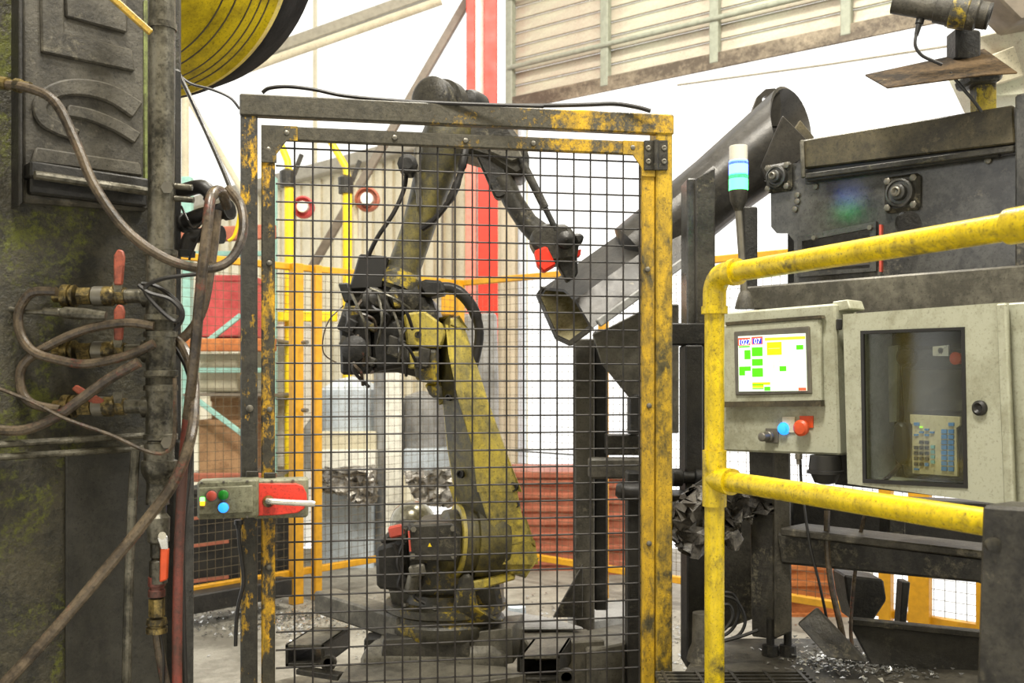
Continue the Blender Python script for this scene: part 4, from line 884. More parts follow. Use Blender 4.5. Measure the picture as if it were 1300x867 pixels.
# upper round tube with a scooped end
cL, cU = P(808, 324, 5.35), P(1000, 166, 5.35); ax = (cU-cL).normalized(); X, Yv, _ = basis(ax)
TL = (cU-cL).length
def pt(t, a, r): return cL+ax*t+(X*math.cos(a)+Yv*math.sin(a))*r
def endt(a):
    q = X*math.cos(a)+Yv*math.sin(a); return TL+.02+.13*q.y+.07*q.z
def tubew(b):
    n = 32; A = [2*math.pi*k/n for k in range(n)]; secs = [[pt(-.03, a, .06) for a in A], [pt(0, a, .128) for a in A], [pt(TL*.55, a, .131) for a in A], [pt(endt(a), a, .15) for a in A]]
    for i in range(3):
        for k in range(n): b._add([secs[i][k], secs[i][(k+1) % n], secs[i+1][(k+1) % n], secs[i+1][k]], [(0, 1, 2, 3)])
    inn = [[pt(TL*.3, a, .118) for a in A], [pt(endt(a), a, .138) for a in A]]
    for k in range(n):
        b._add([inn[0][k], inn[0][(k+1) % n], inn[1][(k+1) % n], inn[1][k]], [(3, 2, 1, 0)])
        b._add([secs[3][k], secs[3][(k+1) % n], inn[1][(k+1) % n], inn[1][k]], [(0, 1, 2, 3)])
    b._add(secs[0], [list(range(n))])
o = part(E, 'round_tube', M['chute'], tubew)
for o in E.children:
    if o.name.split('.')[0] in ('round_tube', 'spout'):
        bm = bmesh.new(); bm.from_mesh(o.data); bmesh.ops.remove_doubles(bm, verts=bm.verts[:], dist=.0005); bm.to_mesh(o.data); bm.free()
        o.data.polygons.foreach_set('use_smooth', [True]*len(o.data.polygons)); o.data.set_sharp_from_angle(angle=.6)
def lug(b):
    f = FR(5.4); th = [(954, 160), (956, 138), (962, 122), (972, 113), (984, 112), (990, 118), (992, 140), (990, 160)]
    b.holed(f, th, [[(972+4.5*math.cos(a), 127+5.5*math.sin(a)) for a in [k*math.pi/6 for k in range(12)]]], 0, .03)
part(E, 'lifting_lug', M['chute'], lug)
part(E, 'side_plate', M['chute'], lambda b: b.plate(FR(4.95), [(966, 212), (994, 146), (1024, 176), (1022, 200), (1000, 214), (972, 230)], 0, .02), .004)
part(E, 'back_fin', M['tan_steel'], lambda b: b.plate(FR(5.1), [(1000, 176), (1016, 152), (1034, 174), (1030, 182)], 0, .02), .003)
# chute support frame
E = thing('chute_stand', 'dark steel stand carrying the chute behind the gate', 'stand', P(760, 700, 5.5))
def vpost(e, name, mat, u0, u1, vt, vb, Y, d, bevel=.005): return part(e, name, mat, lambda b: b.rect(FR(Y), u0, vt, u1, vb, 0, d), bevel)
vpost(E, 'leg', M['machine'], 730, 755, 430, 830, 5.7, .12)
vpost(E, 'leg', M['darker'], 755, 772, 420, 775, 5.8, .1)
vpost(E, 'leg', M['darker'], 797, 815, 600, 910, 4.95, .1)
part(E, 'cross_tube', M['machine'], lambda b: b.rect(FR(5.45), 748, 582, 822, 608, 0, .08), .008)
part(E, 'cross_bar', M['dark'], lambda b: b.rect(FR(5.5), 770, 552, 826, 578, 0, .1), .004)
part(E, 'hopper_plate', M['plate'], lambda b: b.plate(FR(5.6), [(752, 424), (772, 416), (830, 386), (862, 386), (862, 550), (806, 550), (800, 506), (764, 462)], 0, .02), .004)
part(E, 'gusset', M['dark'], lambda b: b.plate(FR(5.6), [(702, 784), (740, 716), (740, 784)], 0, .02), .003)
part(E, 'upright_plate', M['darker'], lambda b: b.plate(FR(5.4), [(800, 506), (812, 500), (812, 552), (800, 552)], 0, .1), .003)
part(E, 'hose_end', M['hose_black'], lambda b: b.lathe(P(782, 622, 4.93), (1, -.2, -.1), [(0, .02), (.02, .035), (.05, .03), (.09, .04), (.1, .02)], 12))
E = thing('support_frame', 'dark steel frame posts right of the gate', 'frame', P(880, 700, 4.75))
vpost(E, 'post', M['conveyor'], 872, 884, 226, 600, 4.85, .12)
part(E, 'post_side', M['dark'], lambda b: b.plate(FR(4.8), [(884, 226), (908, 212), (908, 600), (884, 600)], 0, .1), .004)
vpost(E, 'post', M['darker'], 944, 962, 262, 372, 5.0, .06)
part(E, 'cross_beam', M['darker'], lambda b: b.rect(FR(4.78), 852, 410, 902, 438, 0, .12), .005)
vpost(E, 'post', M['darker'], 870, 893, 438, 640, 4.7, .12)
vpost(E, 'post', M['darker'], 872, 912, 640, 850, 4.5, .12)
part(E, 'shelf', M['dark'], lambda b: b.rect(FR(4.6), 850, 628, 880, 640, 0, .15), .004)
part(E, 'pipe_stub', M['darker'], lambda b: b.lathe(P(850, 606, 4.7), (1, 0, 0), [(0, .015), (.01, .03), (.04, .03), (.045, .02), (.08, .02), (.085, .03), (.11, .025)], 12))
part(E, 'brace', M['dark'], lambda b: b.beam(P(872, 628, 4.6), P(908, 606, 4.5), .02, .03), .003)
lump('crumpled_sheet', 'crumpled black soot crusted sheet behind the yellow rail post', 'sheet', grime('black wet sheet', (92, 88, 82), (44, 42, 40), .5, 9, .25, .1, .5, 30, stain=(140, 136, 126), st_amt=.58), [(858, 650), (884, 626), (950, 622), (1000, 616), (1000, 648), (946, 660), (936, 694), (906, 684), (890, 702), (866, 700), (858, 676)], 4.3, .12, 11, 4)
# ================================================================== CONVEYOR
CP = PL(1010, 4.66, vp=-600)
E = thing('conveyor', 'sooty steel conveyor with bearings above the control panels', 'conveyor', CP.at(1150, .6))
hole = [(1153+17*math.cos(a), 284+17*math.sin(a)) for a in [2*math.pi*k/24 for k in range(24)]]
win = [(1018, 306), (1104, 290), (1104, 340), (1018, 345)]
part(E, 'side_plate', M['conveyor_plate'], lambda b: b.holed(CP, [(978, 212), (1018, 206), (1380, 150), (1380, 352), (1008, 380), (1008, 306), (1000, 296), (986, 296), (979, 288)], [hole, win], 0, .02))
part(E, 'inner_wall', M['darker'], lambda b: b.plate(CP, [(1000, 250), (1400, 190), (1400, 352), (1000, 380)], -.4, .02))
wf = part(E, 'window_frame', M['conveyor'], lambda b: b.holed(CP, [(1012, 300), (1112, 281), (1112, 344), (1012, 352)], [win], .014, .014))
for u, v in ((1034, 302), (1105, 289)):
    b = MB(); b.lathe(CP(u, v, .014), CP.N, [(0, .009), (.008, .008)], 6); b.build('bolt', M['steel'], wf)
part(E, 'cross_bar', M['dark'], lambda b: b.beam(CP(1000, 336, -.1), CP(1110, 326, -.1), .05, .04), .003)
part(E, 'upper_plate', M['tan_steel'], lambda b: b.plate(CP, [(1017, 178), (1286, 133), (1288, 182), (1019, 214)], .02, .025), .004)
part(E, 'slot', M['black'], lambda b: b.plate(CP, [(1021, 216), (1289, 184), (1289, 196), (1023, 234)], .006, .01))
part(E, 'slide_rail', M['dark'], lambda b: b.beam(CP(1024, 224, .03), CP(1289, 189, .03), .02, .018), .003)
part(E, 'slide_rail', M['darker'], lambda b: b.beam(CP(1026, 229, .02), CP(1270, 196, .02), .02, .012), .003)
part(E, 'end_post', M['conveyor'], lambda b: b.plate(CP, [(1288, 120), (1400, 98), (1400, 350), (1288, 352)], .05, .08), .006)
part(E, 'weld_edge', M['plate'], lambda b: b.beam(CP(1018, 178, .03), CP(1020, 226, .03), .012, .012), .003)
def bearing(u, v, s):
    B = bpy.data.objects.new('flange_bearing', None); COL.objects.link(B); put(B, CP(u, v, .02), E)
    n = CP.N; c = CP(u, v, 0)
    part(B, 'flange', M['dark'], lambda b: b.box(c+n*.008, .105*s, .105*s, .02, (CP.D, Zax, n)), .01)
    part(B, 'housing', M['conveyor'], lambda b: b.lathe(c, n, [(.016, .042*s), (.034, .040*s), (.036, .034*s), (.03, .032*s), (.03, .024*s), (.045, .022*s), (.047, .018*s)], 24))
    part(B, 'shaft', M['steel'], lambda b: b.lathe(c, n, [(.03, .014*s), (.058, .014*s), (.06, .010*s), (.052, .004*s)], 16))
    for a in (-1, 1):
        for d in (-1, 1):
            q = c+CP.D*a*.038*s+Zax*d*.038*s; b = MB(); b.lathe(q, n, [(.016, .011), (.026, .011), (.028, .007)], 6); b.build('bolt', M['steel'], B)
bearing(991, 226, .9); bearing(1147, 246, 1.05)
for u, v in ((1036, 237), (1010, 266), (1013, 248), (1013, 256), (1255, 204)):
    b = MB(); b.lathe(CP(u, v, .0), CP.N, [(0, .010), (.008, .010), (.010, .005)], 8); b.build('bolt', M['steel'], E)
part(E, 'red_stripe', M['btn_red'], lambda b: b.plate(CP, [(1116, 285), (1119, 285), (1119, 345), (1116, 345)], .012, .012))
part(E, 'lip_beam', M['plate'], lambda b: b.prism([CP(944, 366, .16), CP(944, 392, .16), CP(944, 392, .02), CP(944, 360, .02)], CP(1420, 360, .16)-CP(944, 366, .16)) if False else b.plate(CP, [(944, 364), (1400, 328), (1400, 395), (1085, 400), (944, 392)], .14, .14), .006)
# conveyor legs below
LGP = PL(978, 4.3, vp=-600)
part(E, 'leg', M['dark'], lambda b: b.plate(LGP, [(950, 560), (984, 560), (984, 812), (954, 808)], .0, .02), .004)
part(E, 'leg', M['machine'], lambda b: b.plate(FR(4.25), [(984, 560), (1004, 562), (1006, 802), (984, 812)], 0, .12), .006)
part(E, 'cross_beam', M['dark'], lambda b: b.plate(LGP, [(984, 676), (1320, 716), (1320, 770), (1240, 740), (990, 716)], .02, .1), .008)
part(E, 'cross_beam_top', M['machine'], lambda b: b.plate(LGP, [(990, 670), (1320, 708), (1320, 718), (990, 680)], .06, .14), .004)
for u in (978, 1000):
    def fn(b):
        p = P(u, 804, 4.28); b.lathe(Vector((p.x, p.y, .501)), (0, 0, 1), [(0, .026), (.03, .024), (.032, .012), (.11, .012)], 10)
    part(E, 'levelling_foot', M['darker'], fn)
part(E, 'hanger', M['darker'], lambda b: b.plate(FR(4.5), [(1072, 730), (1122, 736), (1126, 762), (1108, 790), (1084, 790), (1076, 760)], 0, .12), .006)
part(E, 'hanger', M['darker'], lambda b: b.plate(FR(4.5), [(1146, 738), (1156, 739), (1150, 800), (1142, 800)], 0, .05), .003)
# camera sensor on top
SY = 4.2
E = thing('sensor_camera', 'grey cylindrical sensor on the conveyor mast at upper right', 'sensor', P(1215, 40, SY))
d = P(1258, 22, SY-.15)-P(1134, 4, SY)
part(E, 'barrel', M['robot_dark'] if False else M['machine'], lambda b: b.lathe(P(1134, 3, SY), d, [(0, .024), (0, .032), (.08, .034), (.12, .035), (.122, .04), (.155, .042), (.16, .045), (.235, .045), (.24, .038), (.262, .038)], 28))
part(E, 'lens_ring', M['darker'], lambda b: b.lathe(P(1134, 3, SY), d, [(.255, .037), (.27, .037), (.27, .026), (.258, .024)], 24))
part(E, 'focus_ring', M['robot_dark'], lambda b: b.lathe(P(1134, 3, SY), d, [(.165, .0455), (.167, .048), (.21, .048), (.212, .0455)], 28))
part(E, 'mount_block', M['darker'], lambda b: b.plate(FR(SY-.04), [(1214, 34), (1246, 38), (1246, 78), (1214, 74)], 0, .07), .006)
part(E, 'plug', M['black'], lambda b: b.lathe(P(1169, 22, SY-.04), P(1163, 46, SY-.04)-P(1169, 22, SY-.04), [(0, .012), (.02, .012), (.022, .009), (.055, .006)], 12))
E = thing('sensor_shield', 'brown flat heat shield plate under the sensor', 'shield', P(1195, 95, SY))
part(E, 'plate', M['burnt'], lambda b: b.prism([P(1098, 97, 4.25), P(1126, 113, 4.0), P(1252, 96, 3.85), P(1292, 94, 3.85), P(1250, 64, 4.25)], Vector((0, 0, .006))), .002)
part(E, 'mast', chipped('yellow post with dark grime', (176, 158, 24), (60, 54, 40), .5, 10), lambda b: b.plate(FR(4.05), [(1240, 94), (1266, 94), (1266, 150), (1242, 150)], 0, .05), .004)
part(E, 'mast_cap', M['dark'], lambda b: b.plate(FR(4.0), [(1230, 92), (1276, 90), (1272, 102), (1234, 104)], 0, .1), .006)
hose('thin black sensor cable dropping from the plug', [(1163, 44), (1162, 58), (1170, 70), (1184, 77), (1196, 82)], .0045, M['black'], 'cable', Y=4.0, n=6)
hose('thin black cable running below the heat shield', [(1206, 92), (1222, 112), (1236, 128), (1246, 142)], .0045, M['black'], 'cable', Y=4.0, n=6)
# ================================================================== HMI AND PENDANT CABINETS
HP = PL(1000, 4.06, vp=-500)
E = thing('operator_panel', 'grey operator panel with lit touch screen behind the yellow rail', 'control panel', HP(1000, 580))
part(E, 'body', M['grey_paint'], lambda b: b.plate(HP, [(900, 398), (1060, 385), (1066, 578), (900, 572)], 0, .12), .006)
part(E, 'side_return', M['grey_paint'], lambda b: b.plate(HP, [(1056, 383), (1076, 380), (1080, 392), (1062, 396)], -.02, .08), .003)
sf = part(E, 'screen_bezel', M['grey_paint'], lambda b: b.plate(HP, [(916, 412), (1040, 403), (1042, 515), (918, 517)], .02, .022), .006)
part(sf, 'bezel_trim', M['tan_steel'], lambda b: b.plate(HP, [(921, 409), (1042, 400), (1044, 404), (921, 413)], .024, .02))
part(sf, 'bezel_trim', M['tan_steel'], lambda b: b.plate(HP, [(918, 510), (1042, 508), (1042, 516), (918, 517)], .026, .02))
part(sf, 'inner_bezel', M['steel'], lambda b: b.plate(HP, [(931, 421), (1027, 414), (1030, 500), (933, 502)], .026, .01), .003)
sw = emit('lit pale touch screen', (214, 228, 210), .85)
M['s_green'] = emit('green screen tile', (70, 226, 0), 1.0); M['s_yel'] = emit('yellow screen tile', (255, 214, 0), 1.0); M['s_red'] = emit('red screen tile', (255, 80, 50), 1.0); M['s_blue'] = emit('blue screen tile', (24, 52, 170), 1.0); M['s_gold'] = emit('gold screen bar', (224, 190, 40), 1.0); M['s_line'] = emit('grey screen line', (150, 156, 150), 1.0)
scr = part(sf, 'screen', sw, lambda b: b.plate(HP, [(937, 427), (1022, 423), (1024, 496), (938, 497)], .029, .006))
# tiles in screen units read from the photo (0..1 across, 0..1 down)
def S(x, y, off=.0296):
    a, c = HP(937, 427, off).lerp(HP(1022, 423, off), x), HP(938, 497, off).lerp(HP(1024, 496, off), x); return a.lerp(c, y)
tiles = [('s_red', 0, .03, .19, .17), ('s_blue', .015, .065, .175, .155), ('s_red', .21, .02, .38, .16), ('s_blue', .225, .05, .365, .15), ('s_gold', .41, .05, 1, .1), ('s_yel', .44, .13, .66, .36),
         ('s_green', .87, .2, .97, .28), ('s_green', .01, .18, .18, .205), ('s_green', .095, .255, .19, .42), ('s_green', .21, .21, .375, .37), ('s_green', .21, .42, .375, .54), ('s_green', .21, .585, .375, .74),
         ('s_green', .01, .55, .19, .63), ('s_green', .01, .63, .1, .71), ('s_green', .62, .56, .72, .65), ('s_yel', .21, .84, .48, .885), ('s_green', .21, .87, .38, .90), ('s_yel', .21, .9, .38, .935), ('s_green', .21, .94, .38, .96), ('s_green', .39, .92, .48, .99), ('s_red', .885, .945, .995, .995),
         ('s_line', .41, .025, .57, .035), ('s_line', .74, .025, .98, .033), ('s_line', .01, .335, .1, .342), ('s_line', .01, .42, .1, .427), ('s_line', .1, .7, .19, .707), ('s_line', .53, .47, .54, .6), ('s_line', .54, .47, .7, .475), ('s_line', .62, .41, .625, .54), ('s_line', .78, .28, .86, .286), ('s_line', .48, .92, .57, .925), ('s_line', .06, .76, .16, .766), ('s_line', .06, .79, .16, .796), ('s_line', .56, .72, .66, .726), ('s_line', .46, .24, .63, .246)]
mats = sorted({t[0] for t in tiles}); b = MB()
for i, (m, x0, y0, x1, y1) in enumerate(tiles):
    b.m = mats.index(m); o = .0296+.00004*i; b._add([S(x0, y0, o), S(x1, y0, o), S(x1, y1, o), S(x0, y1, o)], [(0, 1, 2, 3)])
o = b.build('screen_tile', [M[m] for m in mats], scr if False else sf); o['kind'] = 'stuff'
def text(s, p, D, U, size, mat, parent, name='lettering'):
    cu = bpy.data.curves.new(name, 'FONT'); cu.body = s; cu.size = size; cu.align_x = 'CENTER'; cu.align_y = 'CENTER'; cu.materials.append(mat)
    o = bpy.data.objects.new(name, cu); COL.objects.link(o); N = D.cross(U)
    bpy.context.view_layer.update(); me = bpy.data.meshes.new_from_object(o.evaluated_get(bpy.context.evaluated_depsgraph_get()))
    bpy.data.objects.remove(o, do_unlink=True); o = bpy.data.objects.new(name, me); COL.objects.link(o)
    put(o, p, parent); o.rotation_euler = Matrix((D, U, N)).transposed().to_euler(); return o
SD = (S(1, .5)-S(0, .5)).normalized(); swh = emit('white screen text', (240, 240, 250), 1.1)
text('1027', S(.095, .115, .0325), SD, Zax, .022, swh, sf); text('07', S(.295, .105, .0325), SD, Zax, .022, swh, sf)
# panel controls
def ctl(u, v): return HP(u, v, .0)
part(E, 'key_switch', M['steel'], lambda b: (b.box(ctl(981, 553)+HP.N*.004, .042, .042, .008, (HP.D, Zax, HP.N)), b.lathe(ctl(979, 554), HP.N, [(0, .017), (.02, .017), (.022, .013), (.05, .013), (.052, .006)], 16)), .002)
tg = part(E, 'legend_plate', M['clad'], lambda b: b.rect(HP, 993, 529, 1009, 549, .004, .004)); tg2 = part(E, 'legend_plate', M['lever_orange'], lambda b: b.rect(HP, 1015, 528, 1032, 543, .004, .004))
b = MB(); b.lathe(ctl(996, 544), HP.N, [(0, .018), (.006, .018), (.007, .014), (.016, .013), (.019, .006)], 20); tag(b.build('push_button', M['btn_blue'], E), 'lit blue push button')
b = MB(); b.lathe(ctl(1022, 543), HP.N, [(0, .012), (.012, .012), (.013, .022), (.024, .023), (.029, .017), (.03, .002)], 20); tag(b.build('stop_button', M['lever_orange'], E), 'orange red mushroom stop button')
part(E, 'cable_gland', M['black'], lambda b: b.lathe(P(1048, 578, 3.95), (0, 0, -1), [(0, .042), (.03, .045), (.04, .045), (.042, .05), (.05, .05), (.052, .04), (.075, .03), (.08, .012)], 18))
part(E, 'cable_gland', M['steel'], lambda b: b.lathe(P(1014, 576, 4.0), (0, 0, -1), [(0, .01), (.015, .01), (.016, .007), (.03, .006)], 10))
part(E, 'hinge_clip', M['black'], lambda b: b.beam(P(1062, 412, 3.9), P(1068, 412, 3.9), .02, .03), .002)
# stack light
LY = 4.3
E = thing('stack_light', 'signal tower with lit white blue and green rings above the rail', 'signal lamp', P(945, 392, LY))
def ring(v0, v1, r, mat, name, lab=None):
    b = MB(); L = (v1-v0)/F*LY; b.lathe(P(937.5, v1, LY), (0, 0, 1), [(0, r*.97), (.001, r), (L-.001, r), (L, r*.97)], 24); o = b.build(name, mat, E)
    if lab: o['label'] = lab
clr, nt, bs, nn = newmat('clear lens'); bs.inputs['Base Color'].default_value = lin((206, 204, 190)); bs.inputs['Roughness'].default_value = .15; bs.inputs['Transmission Weight'].default_value = .0
ring(192, 207, .0275, clr, 'lens', 'unlit clear lens'); ring(190, 193, .026, M['black'], 'cap')
ring(207, 210, .0285, M['black'], 'spacer'); ring(210, 223, .0285, emit('lit blue white lens', (70, 100, 255), 9), 'lens', 'lit blue lens'); ring(223, 228, .0285, M['black'], 'spacer')
ring(228, 242, .0285, emit('lit green white lens', (60, 255, 110), 7), 'lens', 'lit green lens')
part(E, 'base', M['dark'], lambda b: b.lathe(P(937.5, 268, LY), (0, 0, 1), [(0, .011), (.01, .016), (.03, .025), (.062, .028)], 24))
part(E, 'pole', M['trim_dark'] if False else M['steel'], lambda b: b.cyl(P(945, 372, LY), P(937.5, 266, LY), .0105, 14))
part(E, 'foot', M['machine'], lambda b: b.lathe(P(945.5, 392, LY), (0, 0, 1), [(0, .03), (.02, .026), (.05, .016), (.055, .01)], 18))
# pendant cabinet
KP = PL(1180, 3.5, vp=-100)
E = thing('pendant_cabinet', 'grey cabinet with window door holding a teach pendant', 'cabinet', KP(1180, 640))
door = [(1070, 399), (1274, 384), (1284, 642), (1076, 614)]
wn = [(1094, 422), (1221, 417), (1224, 420), (1226, 614), (1222, 618), (1100, 611), (1096, 608), (1093, 426)]
# box: back, top, bottom, sides
part(E, 'back_wall', M['dark'], lambda b: b.plate(KP, [(1060, 400), (1300, 385), (1300, 642), (1060, 615)], -.2, .01))
def sidew(b, a, c): b.prism([KP(*a, -.02), KP(*c, -.02), KP(*c, -.02)-KP.N*.2, KP(*a, -.02)-KP.N*.2], (KP.D if a[0] < 1150 else -KP.D)*.012)
part(E, 'side_wall', M['grey_paint'], lambda b: sidew(b, (1071, 400), (1077, 613)), .002)
part(E, 'side_wall', M['grey_paint'], lambda b: b.plate(KP, [(1276, 385), (1330, 381), (1340, 648), (1286, 640)], -.03, .18), .004)
part(E, 'top_wall', M['grey_paint'], lambda b: b.prism([KP(1071, 399, -.02), KP(1276, 385, -.02), KP(1276, 385, -.02)-KP.N*.2, KP(1071, 399, -.02)-KP.N*.2], Vector((0, 0, -.012))), .002)
part(E, 'bottom_wall', M['grey_paint'], lambda b: b.prism([KP(1076, 614, -.02), KP(1286, 642, -.02), KP(1286, 642, -.02)-KP.N*.2, KP(1076, 614, -.02)-KP.N*.2], Vector((0, 0, .012))), .002)
dr = part(E, 'door', M['grey_paint'], lambda b: b.holed(KP, door, [wn], .0, .02))
part(dr, 'gasket', M['black'], lambda b: b.holed(KP, [(1092, 420), (1224, 415), (1228, 620), (1095, 613)], [[(1096, 424), (1220, 419), (1223, 615), (1099, 608)]], .003, .006))
g, nt, bs, nn = newmat('clear acrylic window'); tr = nn('ShaderNodeBsdfTransparent'); tr.inputs['Color'].default_value = (.86, .88, .85, 1); gl = nn('ShaderNodeBsdfGlossy'); gl.inputs['Roughness'].default_value = .12
df = nn('ShaderNodeBsdfDiffuse'); df.inputs['Color'].default_value = lin((150, 148, 130)); m1 = nn('ShaderNodeMixShader'); m1.inputs[0].default_value = .03; m2 = nn('ShaderNodeMixShader'); m2.inputs[0].default_value = .05
nt.links.new(tr.outputs[0], m1.inputs[1]); nt.links.new(df.outputs[0], m1.inputs[2]); nt.links.new(m1.outputs[0], m2.inputs[1]); nt.links.new(gl.outputs[0], m2.inputs[2]); nt.links.new(m2.outputs[0], nt.nodes['Material Output'].inputs['Surface'])
part(dr, 'pane', g, lambda b: b.plate(KP, [(1094, 422), (1222, 417), (1225, 617), (1097, 610)], -.008, .004))
part(dr, 'latch', M['black'], lambda b: b.lathe(KP(1245, 518, 0), KP.N, [(0, .018), (.008, .018), (.012, .012), (.006, .006)], 18))
part(dr, 'hinge_edge', M['grey_paint'], lambda b: b.plate(KP, [(1264, 386), (1276, 385), (1286, 642), (1274, 640)], .006, .012), .003)
# teach pendant
E = thing('teach_pendant', 'dark teach pendant with blue and black keys inside the cabinet', 'pendant', KP(1180, 612, -.1))
pb = part(E, 'body', M['dark'], lambda b: b.plate(KP, [(1140, 448), (1146, 442), (1160, 440), (1232, 438), (1236, 614), (1146, 606), (1140, 560), (1146, 528)], -.08, .04), .008)
part(E, 'display', M['machine'], lambda b: b.plate(KP, [(1156, 470), (1224, 468), (1226, 522), (1152, 522)], -.076, .006), .002)
part(E, 'hand_grip', M['black'], lambda b: b.plate(KP, [(1132, 540), (1140, 534), (1148, 540), (1150, 580), (1144, 592), (1134, 586), (1130, 570)], -.06, .03), .008)
part(E, 'latch_plate', M['chrome'], lambda b: b.holed(KP, [(1184, 440), (1204, 438), (1204, 452), (1184, 452)], [[(1194+3.5*math.cos(a), 445+4*math.sin(a)) for a in [k*math.pi/5 for k in range(10)]]], -.07, .006))
part(E, 'stop_knob', M['lever_orange'], lambda b: b.lathe(KP(1219, 455, -.08), KP.N, [(0, .014), (.02, .016), (.026, .006)], 16))
part(E, 'round_boss', M['darker'], lambda b: b.lathe(KP(1153, 453, -.08), KP.N, [(0, .03), (.012, .028), (.014, .02), (.006, .016), (.006, .001)], 20))
kp = part(E, 'keypad', grime('beige keypad panel', (196, 186, 150), (170, 158, 122), .4, 20, .5, 0, 0, 50), lambda b: b.plate(KP, [(1155, 526), (1218, 529), (1219, 540), (1214, 543), (1215, 605), (1158, 601), (1158, 540), (1155, 536)], -.072, .008), .001)
kb = plain('blue key', (60, 128, 190), .5); kk = plain('dark key', (52, 56, 60), .5); kg = plain('pale blue key', (110, 176, 176), .5); ky = emit('green key lamp', (160, 240, 40), 1)
b = MB()
def KY(x, y): return KP(1158+56*x, 530+(72-3*(1-x))*y, -.0715)
def key(x, y, w, h, m): b.m = m; b.hexa([KY(x, y), KY(x+w, y), KY(x+w, y+h), KY(x, y+h)], [p+KP.N*.004 for p in (KY(x, y), KY(x+w, y), KY(x+w, y+h), KY(x, y+h))])
key(.06, .09, .11, .06, 0); key(.84, .09, .12, .06, 0)
for x, y in ((.3, .2), (.18, .25), (.42, .25), (.3, .3), (.06, .3)): key(x, y, .09, .035, 0)
for i in range(3):
    for j in range(5):
        if j == 0 and i == 0: continue
        key(.06+.12*i, .42+.1*j, .085, .06, 0 if (j == 4 and i == 2) else 1)
for j in range(4): key(.44, .5+.09*j, .08, .06, 2)
for i in range(2):
    for j in range(8): key(.68+.155*i, .21+.095*j, .12, .075, 0)
key(.06, .93, .1, .03, 0); key(.19, .16, .05, .03, 3)
o = b.build('keys', [kb, kk, kg, ky], E); o['kind'] = 'stuff'
b = MB(); b.tube(spline([KP(1122, 610, -.06), KP(1134, 600, -.06), KP(1142, 590, -.06)], 4), .006, 6); b.build('cord', M['hose_grey'], E)
part(E, 'holder_strip', M['grey_paint'], lambda b: b.plate(KP, [(1127, 440), (1140, 438), (1138, 535), (1129, 536)], -.13, .01))
# ================================================================== YELLOW RAILING
VPX = 106.
RP = PL(905, 3.7, vp=VPX)
E = thing('safety_railing', 'bright yellow tube safety railing in front of the panels', 'railing', RP.at(908, .57))
top = lambda u: RP(u, 350-.165*(u-905)); midr = lambda u: RP(u, 608+.158*(u-905))
pc = RP(907, 482); pz = lambda z: Vector((pc.x, pc.y, z))
zT, zM = top(905).z, midr(905).z
rt = .0255
part(E, 'post', M['rail'], lambda b: b.cyl(pz(.502), pz(zT-.05), rt, 24))
dirr = (top(1100)-top(905)).normalized(); dirr.z = 0; dirr.normalize()
def elb(b):
    pts = [pz(zT-.085), pz(zT-.05)]
    for k in range(1, 7):
        a = k/6*math.pi/2; r = .05; c = pz(zT-.05)+dirr*r; pts.append(c-dirr*r*math.cos(a)+Zax*r*math.sin(a))
    pts.append(pz(zT)+dirr*.085); b.tube(pts, .030, 24)
part(E, 'elbow', M['rail'], elb)
part(E, 'elbow_collar', M['rail'], lambda b: b.cyl(pz(zT-.10), pz(zT-.08), .034, 24))
part(E, 'elbow_collar', M['rail'], lambda b: b.cyl(pz(zT)+dirr*.08, pz(zT)+dirr*.1, .034, 24))
part(E, 'top_rail', M['rail'], lambda b: b.cyl(pz(zT)+dirr*.06, pz(zT)+dirr*1.9, rt, 28))
part(E, 'rail_coupling', M['rail'], lambda b: (b.cyl(pz(zT)+dirr*((top(1282)-pz(zT)).length), pz(zT)+dirr*((top(1282)-pz(zT)).length+.1), .032, 28)))
part(E, 'mid_rail', M['rail'], lambda b: b.cyl(pz(zM)+dirr*.03, pz(zM)+dirr*((midr(1280)-pz(zM)).length), rt, 28))
part(E, 'tee', M['rail'], lambda b: (b.cyl(pz(zM-.07), pz(zM+.075), .031, 24), b.cyl(pz(zM), pz(zM)+dirr*.06, .031, 24), b.cyl(pz(zM)+dirr*.055, pz(zM)+dirr*.075, .034, 24)))
# dark end block at lower right
KB = PL(1242, 2.62, vp=106)
E = thing('end_cabinet', 'dark grey steel block ending the railing at lower right', 'cabinet', P(1270, 870, 2.6))
part(E, 'front', M['dark'], lambda b: b.prism([P(1246, 641, 2.44), P(1420, 652, 2.2), P(1420, 1100, 2.2), P(1232, 1100, 2.44)], Vector((.08, .06, 0))), .006)
part(E, 'socket', M['dark'], lambda b: b.lathe(P(1262, 692, 2.41), (-.15, -1, 0), [(-.01, .013), (.004, .013), (.006, .008)], 14))
# ================================================================== PLATFORM
PZ = .5
def PP(u, v, z=PZ): return P(u, v, (CH-z)*FV/(v-HV))
E = thing('platform', 'dark raised steel platform under the railing', 'platform', (1.2, 4, 0))
part(E, 'deck', M['machine'], lambda b: b.prism([Vector((.40, 2.2, PZ)), Vector((2.6, 1.5, PZ)), Vector((2.6, 3.2, PZ)), Vector((.62, 3.2, PZ)), Vector((.44, 2.7, PZ))], Vector((0, 0, -.12))), .006)
part(E, 'skirt', M['darker'], lambda b: b.prism([Vector((.45, 2.25, PZ-.12)), Vector((2.55, 1.6, PZ-.12)), Vector((2.55, 3.15, PZ-.12)), Vector((.66, 3.15, PZ-.12))], Vector((0, 0, -(PZ-.12)))), .006)
gd = dirr.copy(); gx = Vector((gd.y, -gd.x, 0))
if gx.x < 0: gx = -gx
o0 = Vector((.40, 2.42, PZ+.008))
G = thing('floor_grating', 'dark bar grating at the foot of the railing post', 'grating', o0)
for i in range(13):
    s = o0+Vector((.0, .03*i, 0)); part(G, 'bar', M['dark'], lambda b: b.beam(s, s+Vector((.42, 0, 0)), .008, .014))
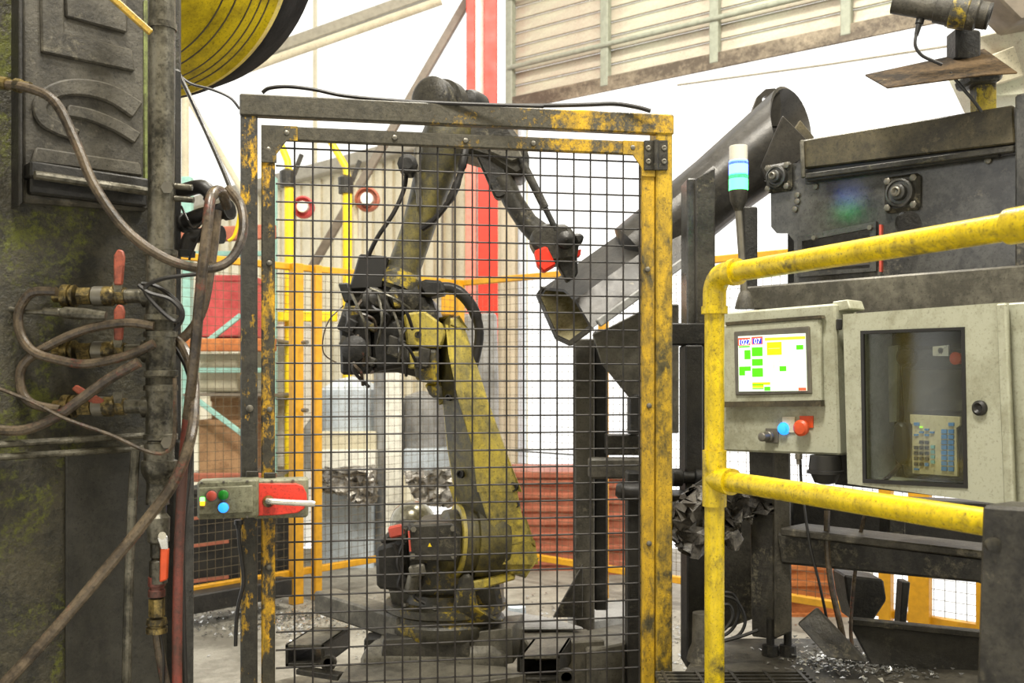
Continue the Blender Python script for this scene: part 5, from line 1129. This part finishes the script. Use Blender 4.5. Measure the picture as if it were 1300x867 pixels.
for i in range(5):
    s = o0+Vector((.02+.095*i, 0, .004)); part(G, 'cross_rod', M['dark'], lambda b: b.beam(s, s+Vector((0, .37, 0)), .009, .009))
b = MB(); q = PP(893, 838); b.lathe(q+Zax*.0, (0, 0, 1), [(0, .05), (.02, .046), (.05, .034), (.14, .032), (.142, .02)], 20); tag(b.build('pipe_socket', M['machine']), 'short grey pipe socket left of the rail post foot', 'socket')
# leaning plate, deflector, cables
b = MB(); b.prism([P(1012, 792, 4.05), P(1036, 772, 4.05), P(1102, 842, 3.9), P(1050, 834, 3.9)], Vector((.01, .02, .0))); tag(b.build('leaning_plate', M['dark'], None, .004), 'dark steel plate leaning under the cross beam', 'plate')
e = thing('deflector_tray', 'dark sheet metal tray on the deck under the cross beam', 'tray', P(1160, 840, 4.0))
part(e, 'wall', M['darker'], lambda b: b.prism([P(1078, 790, 4.2), P(1320, 812, 4.0), P(1320, 880, 4.0), P(1110, 850, 4.1)], Vector((0, .02, 0))), .003)
part(e, 'lip', M['dark'], lambda b: b.beam(P(1080, 788, 4.18), P(1320, 812, 3.98), .03, .02), .003)
chips('glittering metal chips on the deck around the conveyor feet', 1.0, 4.18, .1, .13, 900, PZ+.002, 8, .008)
hose('pale cable hanging in front of the cross beam middle', [(1050, 648, 4.1), (1050, 690, 4.08), (1055, 740, 4.08), (1066, 790, 4.08), (1074, 826, 4.12)], .009, M['hose_grey'], 'cable', n=8)
hose('thin black cable looping beside the pale cable', [(1016, 584, 4.02), (1018, 620, 4.05), (1028, 690, 4.06), (1040, 740, 4.06), (1048, 778, 4.08), (1056, 820, 4.14)], .004, M['black'], 'cable', n=6)
hose('dark cable slanting below the cabinet', [(1102, 640, 4.0), (1092, 680, 4.05), (1084, 740, 4.1), (1080, 800, 4.1), (1084, 828, 4.1)], .006, M['hose_grey'], 'cable', n=6)
for k in range(4):
    hose('black cable coil behind the rail post' if k == 0 else ['', 'outer black cable coil behind the rail post', 'lower black cable coil behind the rail post', 'loose black cable end of the coil'][k],
         [[(914, 752), (930, 754), (938, 770), (934, 792), (920, 806), (908, 800)], [(912, 756), (934, 762), (946, 786), (938, 806), (916, 814)], [(910, 770), (926, 768), (930, 784), (918, 800), (906, 796)], [(910, 816), (940, 808), (962, 800)]][k], .005, M['black'], 'cable', Y=4.2-.02*k, n=6)
b = MB(); b.prism([P(918, 640, 4.9), P(990, 640, 4.9), P(1000, 770, 4.9), P(918, 800, 4.9)], Vector((0, .03, 0))); tag(b.build('back_panel', M['dark'], None, .004), 'dark back panel between rail post and conveyor leg', 'panel')
e = thing('under_frame', 'dark machine frame below the cabinets', 'frame', P(1150, 680, 4.6))
part(e, 'beam', M['darker'], lambda b: b.prism([P(1006, 628, 4.7), P(1300, 640, 4.5), P(1300, 730, 4.5), P(1006, 676, 4.7)], Vector((0, .1, 0))), .005)
part(e, 'strut', M['dark'], lambda b: b.rect(FR(4.4), 1128, 640, 1150, 690, 0, .08), .004)
hose('thin dark cable strung beyond the robot at waist height', [(628, 570), (680, 574), (740, 578)], .006, M['black'], 'cable', Y=8.8, n=6)
# ================================================================== tidy: every Empty stands at the base of its parts
bpy.context.view_layer.update()
